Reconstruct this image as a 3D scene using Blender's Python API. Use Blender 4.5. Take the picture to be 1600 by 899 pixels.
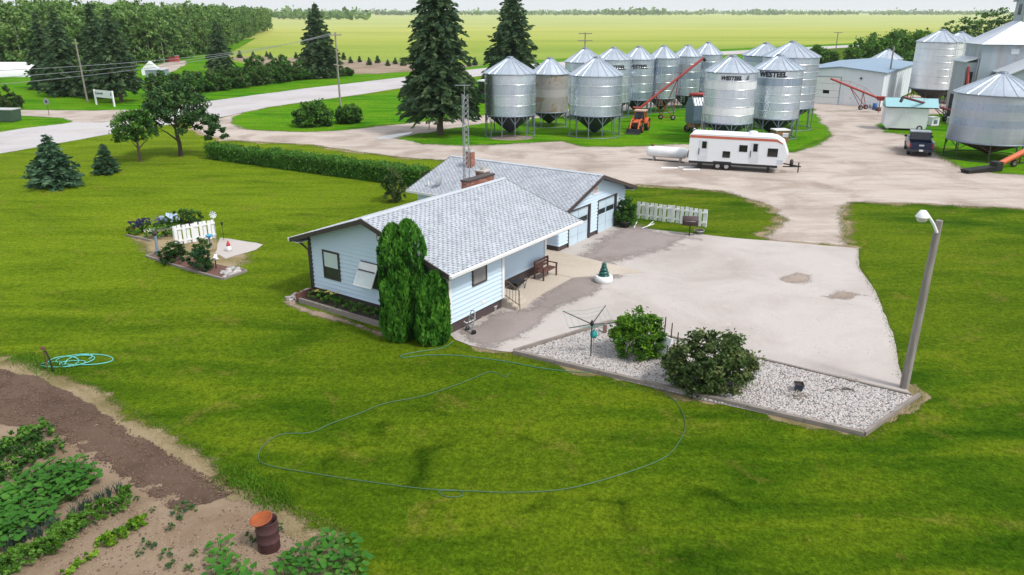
import bpy, bmesh, math, random
import numpy as np
from mathutils import Vector, Matrix, noise as mnoise
from mathutils.geometry import tessellate_polygon, delaunay_2d_cdt
for o in list(bpy.data.objects): bpy.data.objects.remove(o)
S = bpy.context.scene
COL = S.collection
R = math.radians
# ---------------------------------------------------------------- camera
CAM_H = 13.0
FPX = 1200.0                      # focal length in pixels of a 1600 px wide picture
PITCH = math.atan((449.5 - 19) / FPX)
cd = bpy.data.cameras.new('camera'); cam = bpy.data.objects.new('camera', cd); COL.objects.link(cam)
cam.location = (0, 0, CAM_H); cam.rotation_euler = (math.pi / 2 - PITCH, 0, 0)
cd.sensor_width = 36; cd.lens = 36 * FPX / 1600; cd.clip_start = .5; cd.clip_end = 30000
S.camera = cam
# ---------------------------------------------------------------- sky, sun, exposure
SUN_EL, SUN_AZ = 52, 125          # degrees; azimuth clockwise from +Y (camera looks along +Y)
w = bpy.data.worlds.new('World'); S.world = w; w.use_nodes = True
nt = w.node_tree; nt.nodes.clear()
sky = nt.nodes.new('ShaderNodeTexSky'); sky.sky_type = 'NISHITA'; sky.sun_disc = False
sky.sun_elevation = R(SUN_EL); sky.sun_rotation = R(SUN_AZ); sky.air_density = 1.0; sky.dust_density = 3.0; sky.ozone_density = 1.5
hs = nt.nodes.new('ShaderNodeMix'); hs.data_type = 'RGBA'; hs.inputs[0].default_value = .62
hs.inputs[7].default_value = (8.6, 9.0, 9.5, 1)     # bright thin overcast
nt.links.new(sky.outputs[0], hs.inputs[6])
bg = nt.nodes.new('ShaderNodeBackground'); bg.inputs[1].default_value = .122
wo = nt.nodes.new('ShaderNodeOutputWorld')
nt.links.new(hs.outputs[2], bg.inputs[0]); nt.links.new(bg.outputs[0], wo.inputs[0])
sd = bpy.data.lights.new('sun', 'SUN'); sd.energy = 2.7; sd.angle = R(11); sd.color = (1, .96, .9)
sun = bpy.data.objects.new('sun', sd); COL.objects.link(sun)
_s = Vector((math.sin(R(SUN_AZ)) * math.cos(R(SUN_EL)), math.cos(R(SUN_AZ)) * math.cos(R(SUN_EL)), math.sin(R(SUN_EL))))
sun.rotation_euler = _s.to_track_quat('Z', 'Y').to_euler(); sun.location = (30, -30, 60)
S.view_settings.view_transform = 'Standard'; S.view_settings.look = 'None'
S.view_settings.exposure = .22; S.view_settings.gamma = 1
# ---------------------------------------------------------------- survey: a spot on the ground plane measured from the photograph
_c, _s_ = math.cos(PITCH), math.sin(PITCH)
def G(px, py, z=0.0):
    u = (px - 800) / FPX; v = (449.5 - py) / FPX
    dx, dy, dz = u, _c + v * _s_, -_s_ + v * _c
    t = (z - CAM_H) / dz
    return Vector((dx * t, dy * t, z))
def heading(a, b):
    p, q = G(*a), G(*b); return math.atan2(q.y - p.y, q.x - p.x)
# ---------------------------------------------------------------- materials
MATS = {}
def _nodes(name):
    m = bpy.data.materials.new(name); m.use_nodes = True
    n = m.node_tree; b = n.nodes['Principled BSDF']; return m, n, b
def _noise(n, scale, detail=5, vec=None, rough=.55, dist=0):
    t = n.nodes.new('ShaderNodeTexNoise'); t.inputs['Scale'].default_value = scale
    t.inputs['Detail'].default_value = detail; t.inputs['Roughness'].default_value = rough; t.inputs['Distortion'].default_value = dist
    if vec is not None: n.links.new(vec, t.inputs['Vector'])
    return t.outputs['Fac']
def _ramp(n, fac, stops):
    r = n.nodes.new('ShaderNodeValToRGB'); e = r.color_ramp.elements
    while len(e) < len(stops): e.new(.5)
    for i, (p, c) in enumerate(stops):
        e[i].position = p; e[i].color = (*c, 1) if len(c) == 3 else c
    n.links.new(fac, r.inputs[0]); return r.outputs[0]
def _mix(n, fac, a, b, mode='MIX'):
    x = n.nodes.new('ShaderNodeMix'); x.data_type = 'RGBA'; x.blend_type = mode
    for sock, v in ((x.inputs[0], fac), (x.inputs[6], a), (x.inputs[7], b)):
        if isinstance(v, (int, float)): sock.default_value = v
        elif isinstance(v, tuple): sock.default_value = (*v, 1)
        else: n.links.new(v, sock)
    return x.outputs[2]
def _math(n, op, a, b=0.0, c=None, clamp=False):
    x = n.nodes.new('ShaderNodeMath'); x.operation = op; x.use_clamp = clamp
    for i, v in enumerate((a, b, c)):
        if v is None: continue
        if isinstance(v, (int, float)): x.inputs[i].default_value = v
        else: n.links.new(v, x.inputs[i])
    return x.outputs[0]
def _bump(n, b, h, strength, dist=.02):
    u = n.nodes.new('ShaderNodeBump'); u.inputs['Strength'].default_value = strength; u.inputs['Distance'].default_value = dist
    n.links.new(h, u.inputs['Height']); n.links.new(u.outputs[0], b.inputs['Normal'])
def _pos(n, stretch=(1, 1, 1), rot=0, kind='world'):
    if kind == 'world': s = n.nodes.new('ShaderNodeNewGeometry').outputs['Position']
    else: s = n.nodes.new('ShaderNodeTexCoord').outputs['Object']
    mp = n.nodes.new('ShaderNodeMapping'); mp.inputs['Scale'].default_value = stretch; mp.inputs['Rotation'].default_value = (0, 0, rot)
    n.links.new(s, mp.inputs[0]); return mp.outputs[0]
def mat(name, c1, c2=None, scale=4, rough=.7, metal=0, bump=0, bscale=None, spread=.25, kind='object', stretch=(1, 1, 1), detail=5, dirt=None, spec=.4):
    if name in MATS: return MATS[name]
    m, n, b = _nodes(name)
    b.inputs['Roughness'].default_value = rough; b.inputs['Metallic'].default_value = metal
    b.inputs['Specular IOR Level'].default_value = spec
    if c2 is None: c2 = tuple(x * .82 for x in c1)
    v = _pos(n, stretch, 0, kind)
    f = _noise(n, scale, detail, v)
    col = _ramp(n, f, [(.5 - spread, c2), (.5 + spread, c1)])
    if dirt:
        f2 = _noise(n, scale * .3 + .35, 4, v, dist=.6)
        col = _mix(n, _ramp(n, f2, [(.52, (0, 0, 0)), (.7, (1, 1, 1))]), col, dirt)
    n.links.new(col, b.inputs['Base Color'])
    if bump: _bump(n, b, _noise(n, bscale or scale * 6, 4, v), bump)
    MATS[name] = m; return m
def leafmat(name, c, c2, trans=.28):
    if name in MATS: return MATS[name]
    m, n, b = _nodes(name)
    b.inputs['Roughness'].default_value = .6; b.inputs['Specular IOR Level'].default_value = .18
    col = _ramp(n, _noise(n, .9, 4, _pos(n)), [(.3, c2), (.7, c)])
    n.links.new(col, b.inputs['Base Color'])
    t = n.nodes.new('ShaderNodeBsdfTranslucent'); n.links.new(col, t.inputs[0])
    mx = n.nodes.new('ShaderNodeMixShader'); mx.inputs[0].default_value = trans
    n.links.new(b.outputs[0], mx.inputs[1]); n.links.new(t.outputs[0], mx.inputs[2])
    n.links.new(mx.outputs[0], n.nodes['Material Output'].inputs[0])
    MATS[name] = m; return m
# ---------------------------------------------------------------- mesh helper
class MB:
    def __init__(s): s.v = []; s.f = []; s.m = []; s.sm = []
    def add(s, vs, fs, mi=0, smooth=False):
        o = len(s.v); s.v += [tuple(x) for x in vs]
        for f in fs: s.f.append(tuple(o + i for i in f)); s.m.append(mi); s.sm.append(smooth)
        return s
    def box(s, c, d, rz=0, mi=0, mx=None):
        x, y, z = d[0] / 2, d[1] / 2, d[2] / 2
        vs = [Vector((a * x, b * y, e * z)) for a in (-1, 1) for b in (-1, 1) for e in (-1, 1)]
        if mx is not None: vs = [mx @ p for p in vs]
        elif rz:
            r = Matrix.Rotation(rz, 3, 'Z'); vs = [r @ p for p in vs]
        c = Vector(c); vs = [p + c for p in vs]
        return s.add(vs, [(0, 1, 3, 2), (4, 6, 7, 5), (0, 4, 5, 1), (2, 3, 7, 6), (0, 2, 6, 4), (1, 5, 7, 3)], mi)
    def bx(s, x0, x1, y0, y1, z0, z1, mi=0): return s.box(((x0 + x1) / 2, (y0 + y1) / 2, (z0 + z1) / 2), (x1 - x0, y1 - y0, z1 - z0), 0, mi)
    def hexa(s, a, b, mi=0):            # two quads, four corners each, joined
        return s.add(list(a) + list(b), [(3, 2, 1, 0), (4, 5, 6, 7), (0, 1, 5, 4), (1, 2, 6, 5), (2, 3, 7, 6), (3, 0, 4, 7)], mi)
    def prism(s, poly, axis, a, b, mi=0):   # poly in the plane across axis ('x','y','z')
        n = len(poly)
        def p3(q, t): return {'x': (t, q[0], q[1]), 'y': (q[0], t, q[1]), 'z': (q[0], q[1], t)}[axis]
        vs = [p3(q, a) for q in poly] + [p3(q, b) for q in poly]
        fs = [tuple(range(n)), tuple(range(2 * n - 1, n - 1, -1))] + [((i + 1) % n, i, n + i, n + (i + 1) % n) for i in range(n)]
        return s.add(vs, fs, mi)
    def tube(s, p, q, r, r2=None, n=8, mi=0, caps=True):
        p, q = Vector(p), Vector(q); r2 = r if r2 is None else r2
        d = (q - p); L = d.length
        if L < 1e-6: return s
        d /= L; a = d.orthogonal().normalized(); b = d.cross(a)
        vs = []
        for c, rr in ((p, r), (q, r2)):
            for i in range(n):
                t = 2 * math.pi * i / n; vs.append(c + a * (rr * math.cos(t)) + b * (rr * math.sin(t)))
        s.add(vs, [(i, (i + 1) % n, n + (i + 1) % n, n + i) for i in range(n)], mi, True)
        if caps: s.add(vs, [tuple(range(n - 1, -1, -1)), tuple(range(n, 2 * n))], mi)
        return s
    def path(s, pts, r, n=6, mi=0):
        pts = [Vector(p) for p in pts]; vs = []; fs = []
        for k, p in enumerate(pts):
            d = (pts[min(k + 1, len(pts) - 1)] - pts[max(k - 1, 0)]).normalized()
            a = Vector((-d.y, d.x, 0)); a = a.normalized() if a.length > .05 else d.orthogonal().normalized(); b = d.cross(a)
            rr = r[k] if isinstance(r, (list, tuple)) else r
            for i in range(n):
                t = 2 * math.pi * i / n; vs.append(p + a * (rr * math.cos(t)) + b * (rr * math.sin(t)))
        for k in range(len(pts) - 1):
            for i in range(n): fs.append((k * n + i, k * n + (i + 1) % n, (k + 1) * n + (i + 1) % n, (k + 1) * n + i))
        s.add(vs, fs, mi, True)
        e = (len(pts) - 1) * n
        return s.add(vs, [tuple(range(n - 1, -1, -1)), tuple(range(e, e + n))], mi)
    def lathe(s, prof, n=24, c=(0, 0, 0), mi=0, smooth=True, a0=0, a1=2 * math.pi, axis='z'):
        full = abs(a1 - a0 - 2 * math.pi) < 1e-6; k = n if full else n + 1
        vs = []
        for r, z in prof:
            for i in range(k):
                t = a0 + (a1 - a0) * i / n
                p = (r * math.cos(t), r * math.sin(t), z)
                if axis == 'x': p = (z, r * math.cos(t), r * math.sin(t))
                if axis == 'y': p = (r * math.cos(t), z, r * math.sin(t))
                vs.append((p[0] + c[0], p[1] + c[1], p[2] + c[2]))
        fs = []
        for j in range(len(prof) - 1):
            for i in range(n):
                i2 = (i + 1) % k
                fs.append((j * k + i, j * k + i2, (j + 1) * k + i2, (j + 1) * k + i))
        return s.add(vs, fs, mi, smooth)
    def mesh(s, name, mats):
        me = bpy.data.meshes.new(name); me.from_pydata(s.v, [], s.f)
        for m in (mats if isinstance(mats, (list, tuple)) else [mats]): me.materials.append(m)
        me.polygons.foreach_set('material_index', s.m); me.polygons.foreach_set('use_smooth', s.sm)
        me.update(); return me
    def build(s, name, mats, parent=None, **tags):
        return put(name, s.mesh(name, mats), parent, **tags)
def put(name, me, parent=None, loc=None, rz=None, label=None, cat=None, group=None, kind=None):
    o = bpy.data.objects.new(name, me); COL.objects.link(o)
    if parent is not None: o.parent = parent
    if loc is not None: o.location = loc
    if rz is not None: o.rotation_euler = (0, 0, rz)
    if label: o['label'] = label
    if cat: o['category'] = cat
    if group: o['group'] = group
    if kind: o['kind'] = kind
    return o
def thing(name, label, cat, loc=(0, 0, 0), rz=0, group=None):
    return put(name, None, None, loc, rz, label, cat, group)
def arrays(name, V, F, mats, mi=None):      # quads from numpy arrays
    me = bpy.data.meshes.new(name); nF = len(F)
    me.vertices.add(len(V)); me.vertices.foreach_set('co', np.asarray(V, np.float32).ravel())
    me.loops.add(nF * 4); me.loops.foreach_set('vertex_index', np.asarray(F, np.int32).ravel())
    me.polygons.add(nF); me.polygons.foreach_set('loop_start', np.arange(0, nF * 4, 4, dtype=np.int32))
    for m in mats: me.materials.append(m)
    if mi is not None: me.polygons.foreach_set('material_index', np.asarray(mi, np.int32))
    me.update(calc_edges=True); me.validate(); return me
def n2(x, y, s): return mnoise.noise(Vector((x * s, y * s, 3.7)))
def smooth_poly(P, k=6):
    out = []; n = len(P)
    for i in range(n):
        p0, p1, p2, p3 = P[i - 1], P[i], P[(i + 1) % n], P[(i + 2) % n]
        for j in range(k):
            t = j / k
            out.append(.5 * ((2 * p1) + (p2 - p0) * t + (2 * p0 - 5 * p1 + 4 * p2 - p3) * t * t + (3 * p1 - p0 - 3 * p2 + p3) * t ** 3))
    return out
FEATHER = {}
def feather(m):
    if m.name in FEATHER: return FEATHER[m.name]
    c = m.copy(); c.name = m.name + '_feathered'; n = c.node_tree; out = n.nodes['Material Output']; src = out.inputs[0].links[0].from_socket
    at = n.nodes.new('ShaderNodeAttribute'); at.attribute_name = 'edge'; p = _pos(n)
    k = _math(n, 'ADD', _math(n, 'MULTIPLY', _noise(n, 1.1, 5, p, .7), 1.9), _math(n, 'MULTIPLY', _noise(n, 10, 4, p, .8), 1.7))
    k = _math(n, 'ADD', _math(n, 'MULTIPLY_ADD', at.outputs['Fac'], 1.7, -2.65), k); k = _math(n, 'MULTIPLY_ADD', k, 1.7, .5, True)
    tr = n.nodes.new('ShaderNodeBsdfTransparent'); mx = n.nodes.new('ShaderNodeMixShader')
    n.links.new(k, mx.inputs[0]); n.links.new(tr.outputs[0], mx.inputs[1]); n.links.new(src, mx.inputs[2]); n.links.new(mx.outputs[0], out.inputs[0])
    FEATHER[m.name] = c; return c
def sheet(name, pix, z, m, amp=.0, step=.5, smooth=False, kind='structure', world=False, fe=0, grid=0, relief=0, furrow=0):
    P = [Vector((p[0], p[1])) if world else G(*p).to_2d() for p in pix]
    if smooth: P = smooth_poly(P)
    if sum(P[i].x * P[(i + 1) % len(P)].y - P[(i + 1) % len(P)].x * P[i].y for i in range(len(P))) < 0: P.reverse()
    Q = []
    for i, p in enumerate(P):
        q = P[(i + 1) % len(P)]; L = (q - p).length
        st = max(step, .012 * p.length) if amp or fe else 1e9
        k = max(1, min(200, int(L / st)))
        nn = Vector((-(q - p).y, (q - p).x)); nn = nn / max(nn.length, 1e-6)
        for j in range(k):
            r = p.lerp(q, j / k)
            if amp: r = r + nn * amp * (n2(r.x, r.y, .45) + .6 * n2(r.x + 9, r.y, 1.5) + .5 * n2(r.x, r.y + 5, 5))
            Q.append(r)
    n_ = len(Q); vs = []; fs = []; ed = []
    if grid:                      # filled with a jittered grid; edge = distance to the border
        B = np.array([tuple(q) for q in Q]); B2 = np.roll(B, -1, 0); lo, hi = B.min(0), B.max(0)
        gx, gy = np.meshgrid(np.arange(lo[0], hi[0], grid), np.arange(lo[1], hi[1], grid)); X = np.stack([gx.ravel(), gy.ravel()], 1) + np.random.default_rng(1).uniform(-.25, .25, (gx.size, 2)) * grid
        c = np.zeros(len(X), bool); dist = np.full(len(X), 1e9)
        for a_, b_ in zip(B, B2):
            cr = ((a_[1] > X[:, 1]) != (b_[1] > X[:, 1])) & (X[:, 0] < (b_[0] - a_[0]) * (X[:, 1] - a_[1]) / (b_[1] - a_[1] + 1e-12) + a_[0]); c ^= cr
            d_ = b_ - a_; t_ = np.clip(((X - a_) @ d_) / max(d_ @ d_, 1e-9), 0, 1); dist = np.minimum(dist, np.linalg.norm(X - a_ - t_[:, None] * d_, axis=1))
        k = c & (dist > grid * .25); X = X[k]; dist = dist[k]
        r = delaunay_2d_cdt([Vector(q) for q in B] + [Vector(q) for q in X], [], [list(range(len(B)))], 1, 1e-5)
        me = bpy.data.meshes.new(name); me.from_pydata([(v.x, v.y, z) for v in r[0]], [], r[2]); me.materials.append(feather(m))
        ed = [0.0 if any(o < len(B) for o in og) else float(min(1, dist[og[0] - len(B)] / fe)) if og else 0.0 for og in r[3]]
        me.attributes.new('edge', 'FLOAT', 'POINT').data.foreach_set('value', ed)
        if relief:
            for v, e in zip(me.vertices, ed):
                x, y = v.co.x, v.co.y; s_ = x * math.sin(furrow) + y * math.cos(furrow)
                v.co.z += e * relief * (abs(n2(x, y, 1.1)) * .8 + abs(n2(x + 7, y, 3.2)) * .9 + .35 * (1 + math.sin(s_ * 7 + 2 * n2(x, y, .5))) * (.4 + n2(x, y + 3, .3)))
        me.update()
        if me.polygons and me.polygons[0].normal.z < 0: me.flip_normals()
        return put(name, me, None, kind=kind)
    if fe:
        I = []
        for i in range(n_):
            a_ = Q[(i + 2) % n_] - Q[i - 2]; a_ = a_ / max(a_.length, 1e-6); I.append(Q[i] + Vector((-a_.y, a_.x)) * fe); 
        O = [Q[i] - (I[i] - Q[i]) * .55 for i in range(n_)]
        vs = [(q.x, q.y, z) for q in O] + [(q.x, q.y, z) for q in I]; ed = [0.0] * n_ + [1.0] * n_
        fs = [(i, (i + 1) % n_, n_ + (i + 1) % n_, n_ + i) for i in range(n_)]; base = n_; V = [Vector((q.x, q.y, 0)) for q in I]; m = feather(m)
    else:
        V = [Vector((q.x, q.y, 0)) for q in Q]; vs = [(q.x, q.y, z) for q in Q]; ed = [1.0] * n_; base = 0
    for t in tessellate_polygon([V]):
        a, b, c = (V[i] for i in t)
        t = t if (b - a).cross(c - a).z > 0 else (t[0], t[2], t[1])
        fs.append(tuple(base + i for i in t))
    me = bpy.data.meshes.new(name); me.from_pydata(vs, [], fs); me.materials.append(m)
    if fe: me.attributes.new('edge', 'FLOAT', 'POINT').data.foreach_set('value', ed)
    me.update(); return put(name, me, None, kind=kind)
# ================================================================ GROUND
def lawn_material(name, dark, mid, lite, dry, bright=False):
    m, n, b = _nodes(name); b.inputs['Roughness'].default_value = .95; b.inputs['Specular IOR Level'].default_value = .02
    p = _pos(n); ps = _pos(n, (.35, 1.3, 1), R(8))
    big = _noise(n, .07, 3, p, .5, .5); med = _noise(n, .42, 5, ps, .6, .6); fine = _noise(n, 3.2, 6, p, .7); vf = _noise(n, 26, 4, p, .75)
    col = _ramp(n, med, [(.36, dark), (.5, mid), (.64, lite)])
    col = _mix(n, _ramp(n, big, [(.42, (0, 0, 0)), (.68, (.75, .75, .75))]), col, lite)
    sx = n.nodes.new('ShaderNodeSeparateXYZ'); n.links.new(n.nodes.new('ShaderNodeNewGeometry').outputs['Position'], sx.inputs[0])
    if not bright:
        # the far side lawn to the west of the house is drier and yellower
        t = _math(n, 'MULTIPLY_ADD', sx.outputs[0], -.035, -.35)
        t = _math(n, 'ADD', t, _math(n, 'MULTIPLY_ADD', sx.outputs[1], .016, -.2))
        t = _math(n, 'MULTIPLY', t, 1.0, clamp=True)
        t = _math(n, 'MULTIPLY', t, _math(n, 'MULTIPLY_ADD', med, 1.3, -.1, True), clamp=True)
        col = _mix(n, t, col, tuple(x * 1.55 for x in lite))
        # dark fungus rings in the turf
        for cx, cy, r0, wd in ((-.6, 19.8, 2.2, .35), (2.75, 19.1, .75, .22), (-4.1, 20.0, 1.5, .4), (4.6, 17.6, 1.6, .4), (-3.1, 22.4, 1.3, .3), (-13, 49, 2.4, .5), (-8, 45.5, 2.0, .4)):
            dx = _math(n, 'SUBTRACT', sx.outputs[0], cx); dy = _math(n, 'SUBTRACT', sx.outputs[1], cy)
            d = _math(n, 'SQRT', _math(n, 'ADD', _math(n, 'MULTIPLY', dx, dx), _math(n, 'MULTIPLY', dy, dy)))
            d = _math(n, 'ADD', d, _math(n, 'MULTIPLY_ADD', _noise(n, .9, 3, p), 1.4, -.7))
            k = _math(n, 'ABSOLUTE', _math(n, 'SUBTRACT', d, r0)); k = _math(n, 'DIVIDE', k, wd); k = _math(n, 'SUBTRACT', 1.0, k, clamp=True)
            k = _math(n, 'MULTIPLY', k, _ramp(n, _noise(n, .5, 2, p), [(.45, (0, 0, 0)), (.62, (.8, .8, .8))]))
            col = _mix(n, k, col, tuple(x * .62 for x in dark))
    dr = _noise(n, .55, 6, p, .7, .8)
    col = _mix(n, _ramp(n, dr, [(.56, (0, 0, 0)), (.76, (.7, .7, .7))]), col, dry)
    col = _mix(n, .75, col, _ramp(n, fine, [(.3, (.48, .52, .45)), (.7, (1.42, 1.38, 1.3))]), 'MULTIPLY')
    mf = _noise(n, 9, 5, _pos(n, (1, .8, 1), R(20)), .75)
    col = _mix(n, .8, col, _ramp(n, mf, [(.34, (.42, .47, .4)), (.66, (1.5, 1.46, 1.4))]), 'MULTIPLY')
    col = _mix(n, .8, col, _ramp(n, vf, [(.3, (.5, .54, .5)), (.7, (1.4, 1.38, 1.35))]), 'MULTIPLY')
    n.links.new(col, b.inputs['Base Color'])
    h = _math(n, 'ADD', _math(n, 'MULTIPLY', fine, .6), vf)
    _bump(n, b, h, .8, .06)
    MATS[name] = m; return m
LAWN = lawn_material('lawn_turf', (.028, .076, .003), (.060, .118, .005), (.112, .162, .008), (.21, .165, .04))
LUSH = lawn_material('lush_grass', (.030, .13, .003), (.058, .215, .004), (.12, .255, .008), (.26, .23, .05), True)
def field_material():
    m, n, b = _nodes('crop_field'); b.inputs['Roughness'].default_value = .9; b.inputs['Specular IOR Level'].default_value = .1
    p = _pos(n, (.12, 1, 1), R(-10)); sx = n.nodes.new('ShaderNodeSeparateXYZ'); n.links.new(n.nodes.new('ShaderNodeNewGeometry').outputs['Position'], sx.inputs[0])
    s1 = _noise(n, .035, 5, p, .6, .4); s2 = _noise(n, .006, 4, p, .6); f = _noise(n, .5, 4, _pos(n), .7)
    yy = _math(n, 'ADD', sx.outputs[1], _math(n, 'MULTIPLY_ADD', s2, 500, -250))
    g = _ramp(n, _math(n, 'MULTIPLY_ADD', yy, 1 / 700, -.27, True), [(0, (.15, .25, .03)), (.2, (.275, .325, .05)), (.6, (.365, .385, .095)), (1, (.365, .40, .14))])
    col = _mix(n, .8, g, _ramp(n, s1, [(.33, (.68, .8, .55)), (.5, (1, 1, 1)), (.7, (1.18, 1.1, 1.15))]), 'MULTIPLY')
    col = _mix(n, _ramp(n, s2, [(.58, (0, 0, 0)), (.64, (.5, .5, .5))]), col, (.20, .29, .07))
    col = _mix(n, .5, col, _ramp(n, f, [(.3, (.7, .75, .7)), (.7, (1.25, 1.2, 1.2))]), 'MULTIPLY')
    n.links.new(col, b.inputs['Base Color']); _bump(n, b, f, .5, .2); return m
def earth(name, c1, c2, c3, s=1.0, rut=0, bump=.5, tracks=None, grain=1.0):
    m, n, b = _nodes(name); b.inputs['Roughness'].default_value = .92; b.inputs['Specular IOR Level'].default_value = .15
    p = _pos(n); a = _noise(n, .22 * s, 6, p, .6, .5); d = _noise(n, 1.6 * s, 6, p, .7, .3); v = _noise(n, 22 * s, 4, p, .8)
    col = _ramp(n, a, [(.33, c2), (.55, c1), (.72, c1)])
    col = _mix(n, _ramp(n, d, [(.55, (0, 0, 0)), (.8, (.7, .7, .7))]), col, c3)
    if tracks:
        for ang, st in tracks:
            t = _noise(n, .5, 5, _pos(n, (.16, 1.2, 1), ang), .65, 1.6)
            col = _mix(n, _ramp(n, t, [(.5, (0, 0, 0)), (.72, (st, st, st))]), col, c2)
    col = _mix(n, .7, col, _ramp(n, v, [(.3, (1 - .33 * grain,) * 3), (.7, (1 + .22 * grain,) * 3)]), 'MULTIPLY')
    n.links.new(col, b.inputs['Base Color'])
    _bump(n, b, _math(n, 'ADD', _math(n, 'MULTIPLY', d, 1.5), v), bump, .05); MATS[name] = m; return m
GRAVEL = earth('yard_gravel', (.49, .425, .375), (.31, .25, .21), (.56, .505, .465), 1, 0, .5, [(R(-25), .6), (R(20), .6), (R(-70), .4)])
ROAD = earth('worn_road', (.47, .45, .45), (.40, .37, .37), (.52, .50, .50), .6, 0, .15, [(R(-42), .5)])
PAD = earth('weathered_concrete', (.455, .415, .39), (.36, .32, .295), (.50, .465, .44), .7, 0, .1, None, .45)
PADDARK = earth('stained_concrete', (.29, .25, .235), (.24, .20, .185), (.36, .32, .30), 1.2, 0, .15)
SLAB = earth('patio_concrete', (.50, .44, .37), (.42, .36, .29), (.54, .48, .41), 1, 0, .1)
STRAW = earth('dry_straw', (.40, .31, .185), (.22, .185, .075), (.47, .38, .26), 2.6, 0, 1.0)
SOIL = earth('tilled_soil', (.165, .108, .078), (.10, .063, .045), (.22, .15, .112), 2.0, 0, 1.0, [(R(-35), .5)])
SAND = earth('garden_sand', (.37, .275, .19), (.26, .18, .115), (.43, .34, .25), 1.8, 0, 1.0)
SMEAR = earth('dusty_smear', (.34, .28, .235), (.26, .21, .17), (.42, .37, .33), 1.5, 0, .2)
DIRT = earth('bare_dirt', (.30, .23, .17), (.19, .135, .09), (.36, .29, .22), .4, 0, .6)
sheet('ground', [(-9000, -40), (9000, -40), (9000, 9000), (-9000, 9000)], 0, field_material(), world=True)
_L = [G(*q).to_2d() for q in [(1640, 57), (1356, 72.5), (1281, 77), (1100, 88), (800, 113), (725, 122), (635, 136), (570, 146), (500, 156), (420, 167), (330, 186), (250, 197), (160, 211), (105, 221), (0, 239), (-500, 320)]]
sheet('lawn', [(-90, 1), (90, 1), (330, 300)] + [tuple(q) for q in _L], .006, LAWN, world=True)
sheet('road_verge', [(-500, 250), (0, 206), (30, 202), (100, 194), (231, 171.5), (320, 159.5), (480, 138.5), (635, 120.5), (725, 110.5), (800, 102.5), (1100, 82.5), (1281, 73.4), (1356, 69.4), (1640, 55), (1640, 52.5), (1356, 66.5), (1100, 78), (800, 96.5), (725, 104), (640, 111), (600, 113), (480, 112), (400, 104), (345, 92), (400, 60), (300, 70), (0, 95), (-500, 110)], .006, LUSH, .5, 2, fe=1.5)
sheet('soil_strip', [(345, 90), (400, 88), (480, 92), (560, 95), (640, 98.5), (720, 101.5), (760, 102), (725, 106), (640, 112), (590, 116), (540, 116), (480, 110), (400, 101)], .012, DIRT, .6, 2, fe=2)
sheet('road', [(-500, 290), (0, 206.5), (34, 201), (100, 193.5), (160, 183), (231, 171.6), (320, 159), (350, 155), (480, 138), (560, 129), (635, 120), (725, 110), (800, 102), (1100, 82), (1281, 73), (1356, 69), (1640, 54.5), (1640, 57.5), (1356, 72.7), (1281, 77), (1100, 88), (800, 113), (725, 122), (635, 136.5), (570, 147), (500, 156.5), (420, 167.5), (330, 187), (250, 197), (160, 212), (105, 222), (0, 240.5), (-500, 322)], .014, ROAD, .15, 2, fe=0.35)
mk = MB()
cl = [((a[0] + b_[0]) / 2, (a[1] + b_[1]) / 2) for a, b_ in zip([(0, 206.5), (100, 193.5), (231, 171.6), (350, 155), (480, 138), (560, 129), (635, 120), (725, 110), (800, 102), (1100, 82)], [(0, 240.5), (105, 222), (250, 197), (370, 178), (500, 156.5), (570, 147), (635, 136.5), (725, 122), (800, 113), (1100, 88)])]
cw = [G(*q) for q in cl]
for i in range(len(cw) - 1):
    a, b_ = cw[i], cw[i + 1]; d = (b_ - a).normalized(); nrm = Vector((-d.y, d.x, 0)); L = (b_ - a).length; t = 0
    while t < L - 3:
        p = a + d * t; q = a + d * min(t + 3.2, L)
        mk.add([p - nrm * .07 + Vector((0, 0, .019)), q - nrm * .07 + Vector((0, 0, .019)), q + nrm * .07 + Vector((0, 0, .019)), p + nrm * .07 + Vector((0, 0, .019))], [(0, 1, 2, 3)]); t += 6.5
mk.build('road_marking', mat('road_paint', (.62, .52, .26), (.5, .46, .38), 3, .8), kind='structure')
sheet('side_road', [(-500, 205), (-100, 173), (27, 172), (148, 173), (231, 171), (228, 180), (160, 192), (112, 191), (100, 185), (30, 181), (-100, 183), (-500, 225)], .018, GRAVEL, .2, 1, fe=0.6)
GY = [(296, 194), (345, 184), (400, 172), (640, 143), (780, 150), (900, 150), (1100, 130), (1270, 148), (1278, 158), (1376, 166), (1424, 148), (1500, 160), (1680, 160), (1680, 336), (1600, 328), (1480, 321), (1400, 319), (1325, 317), (1316, 335), (1318, 362), (1325, 384), (1205, 377), (1193, 371), (1222, 352), (1226, 341), (1190, 318), (1130, 299), (1060, 293), (985, 289), (900, 286), (800, 268), (695, 251), (612, 245), (487, 227), (350, 219), (322, 212), (300, 203)]
def grow(pix, d):
    P = [G(*p).to_2d() for p in pix]; out = []
    n = len(P); area = sum(P[i].x * P[(i + 1) % n].y - P[(i + 1) % n].x * P[i].y for i in range(n)); sg = 1 if area > 0 else -1
    for i in range(n):
        a, b_, c = P[i - 1], P[i], P[(i + 1) % n]
        t = ((b_ - a).normalized() + (c - b_).normalized()); t = t.normalized() if t.length > 1e-3 else Vector((1, 0))
        out.append(tuple(b_ + Vector((t.y, -t.x)) * d * sg))
    return out
sheet('gravel_fringe', grow(GY, .55), .010, STRAW, .9, .5, world=True, fe=0.9)
sheet('gravel_yard', GY, .022, GRAVEL, .45, .5, fe=0.7)
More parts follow.
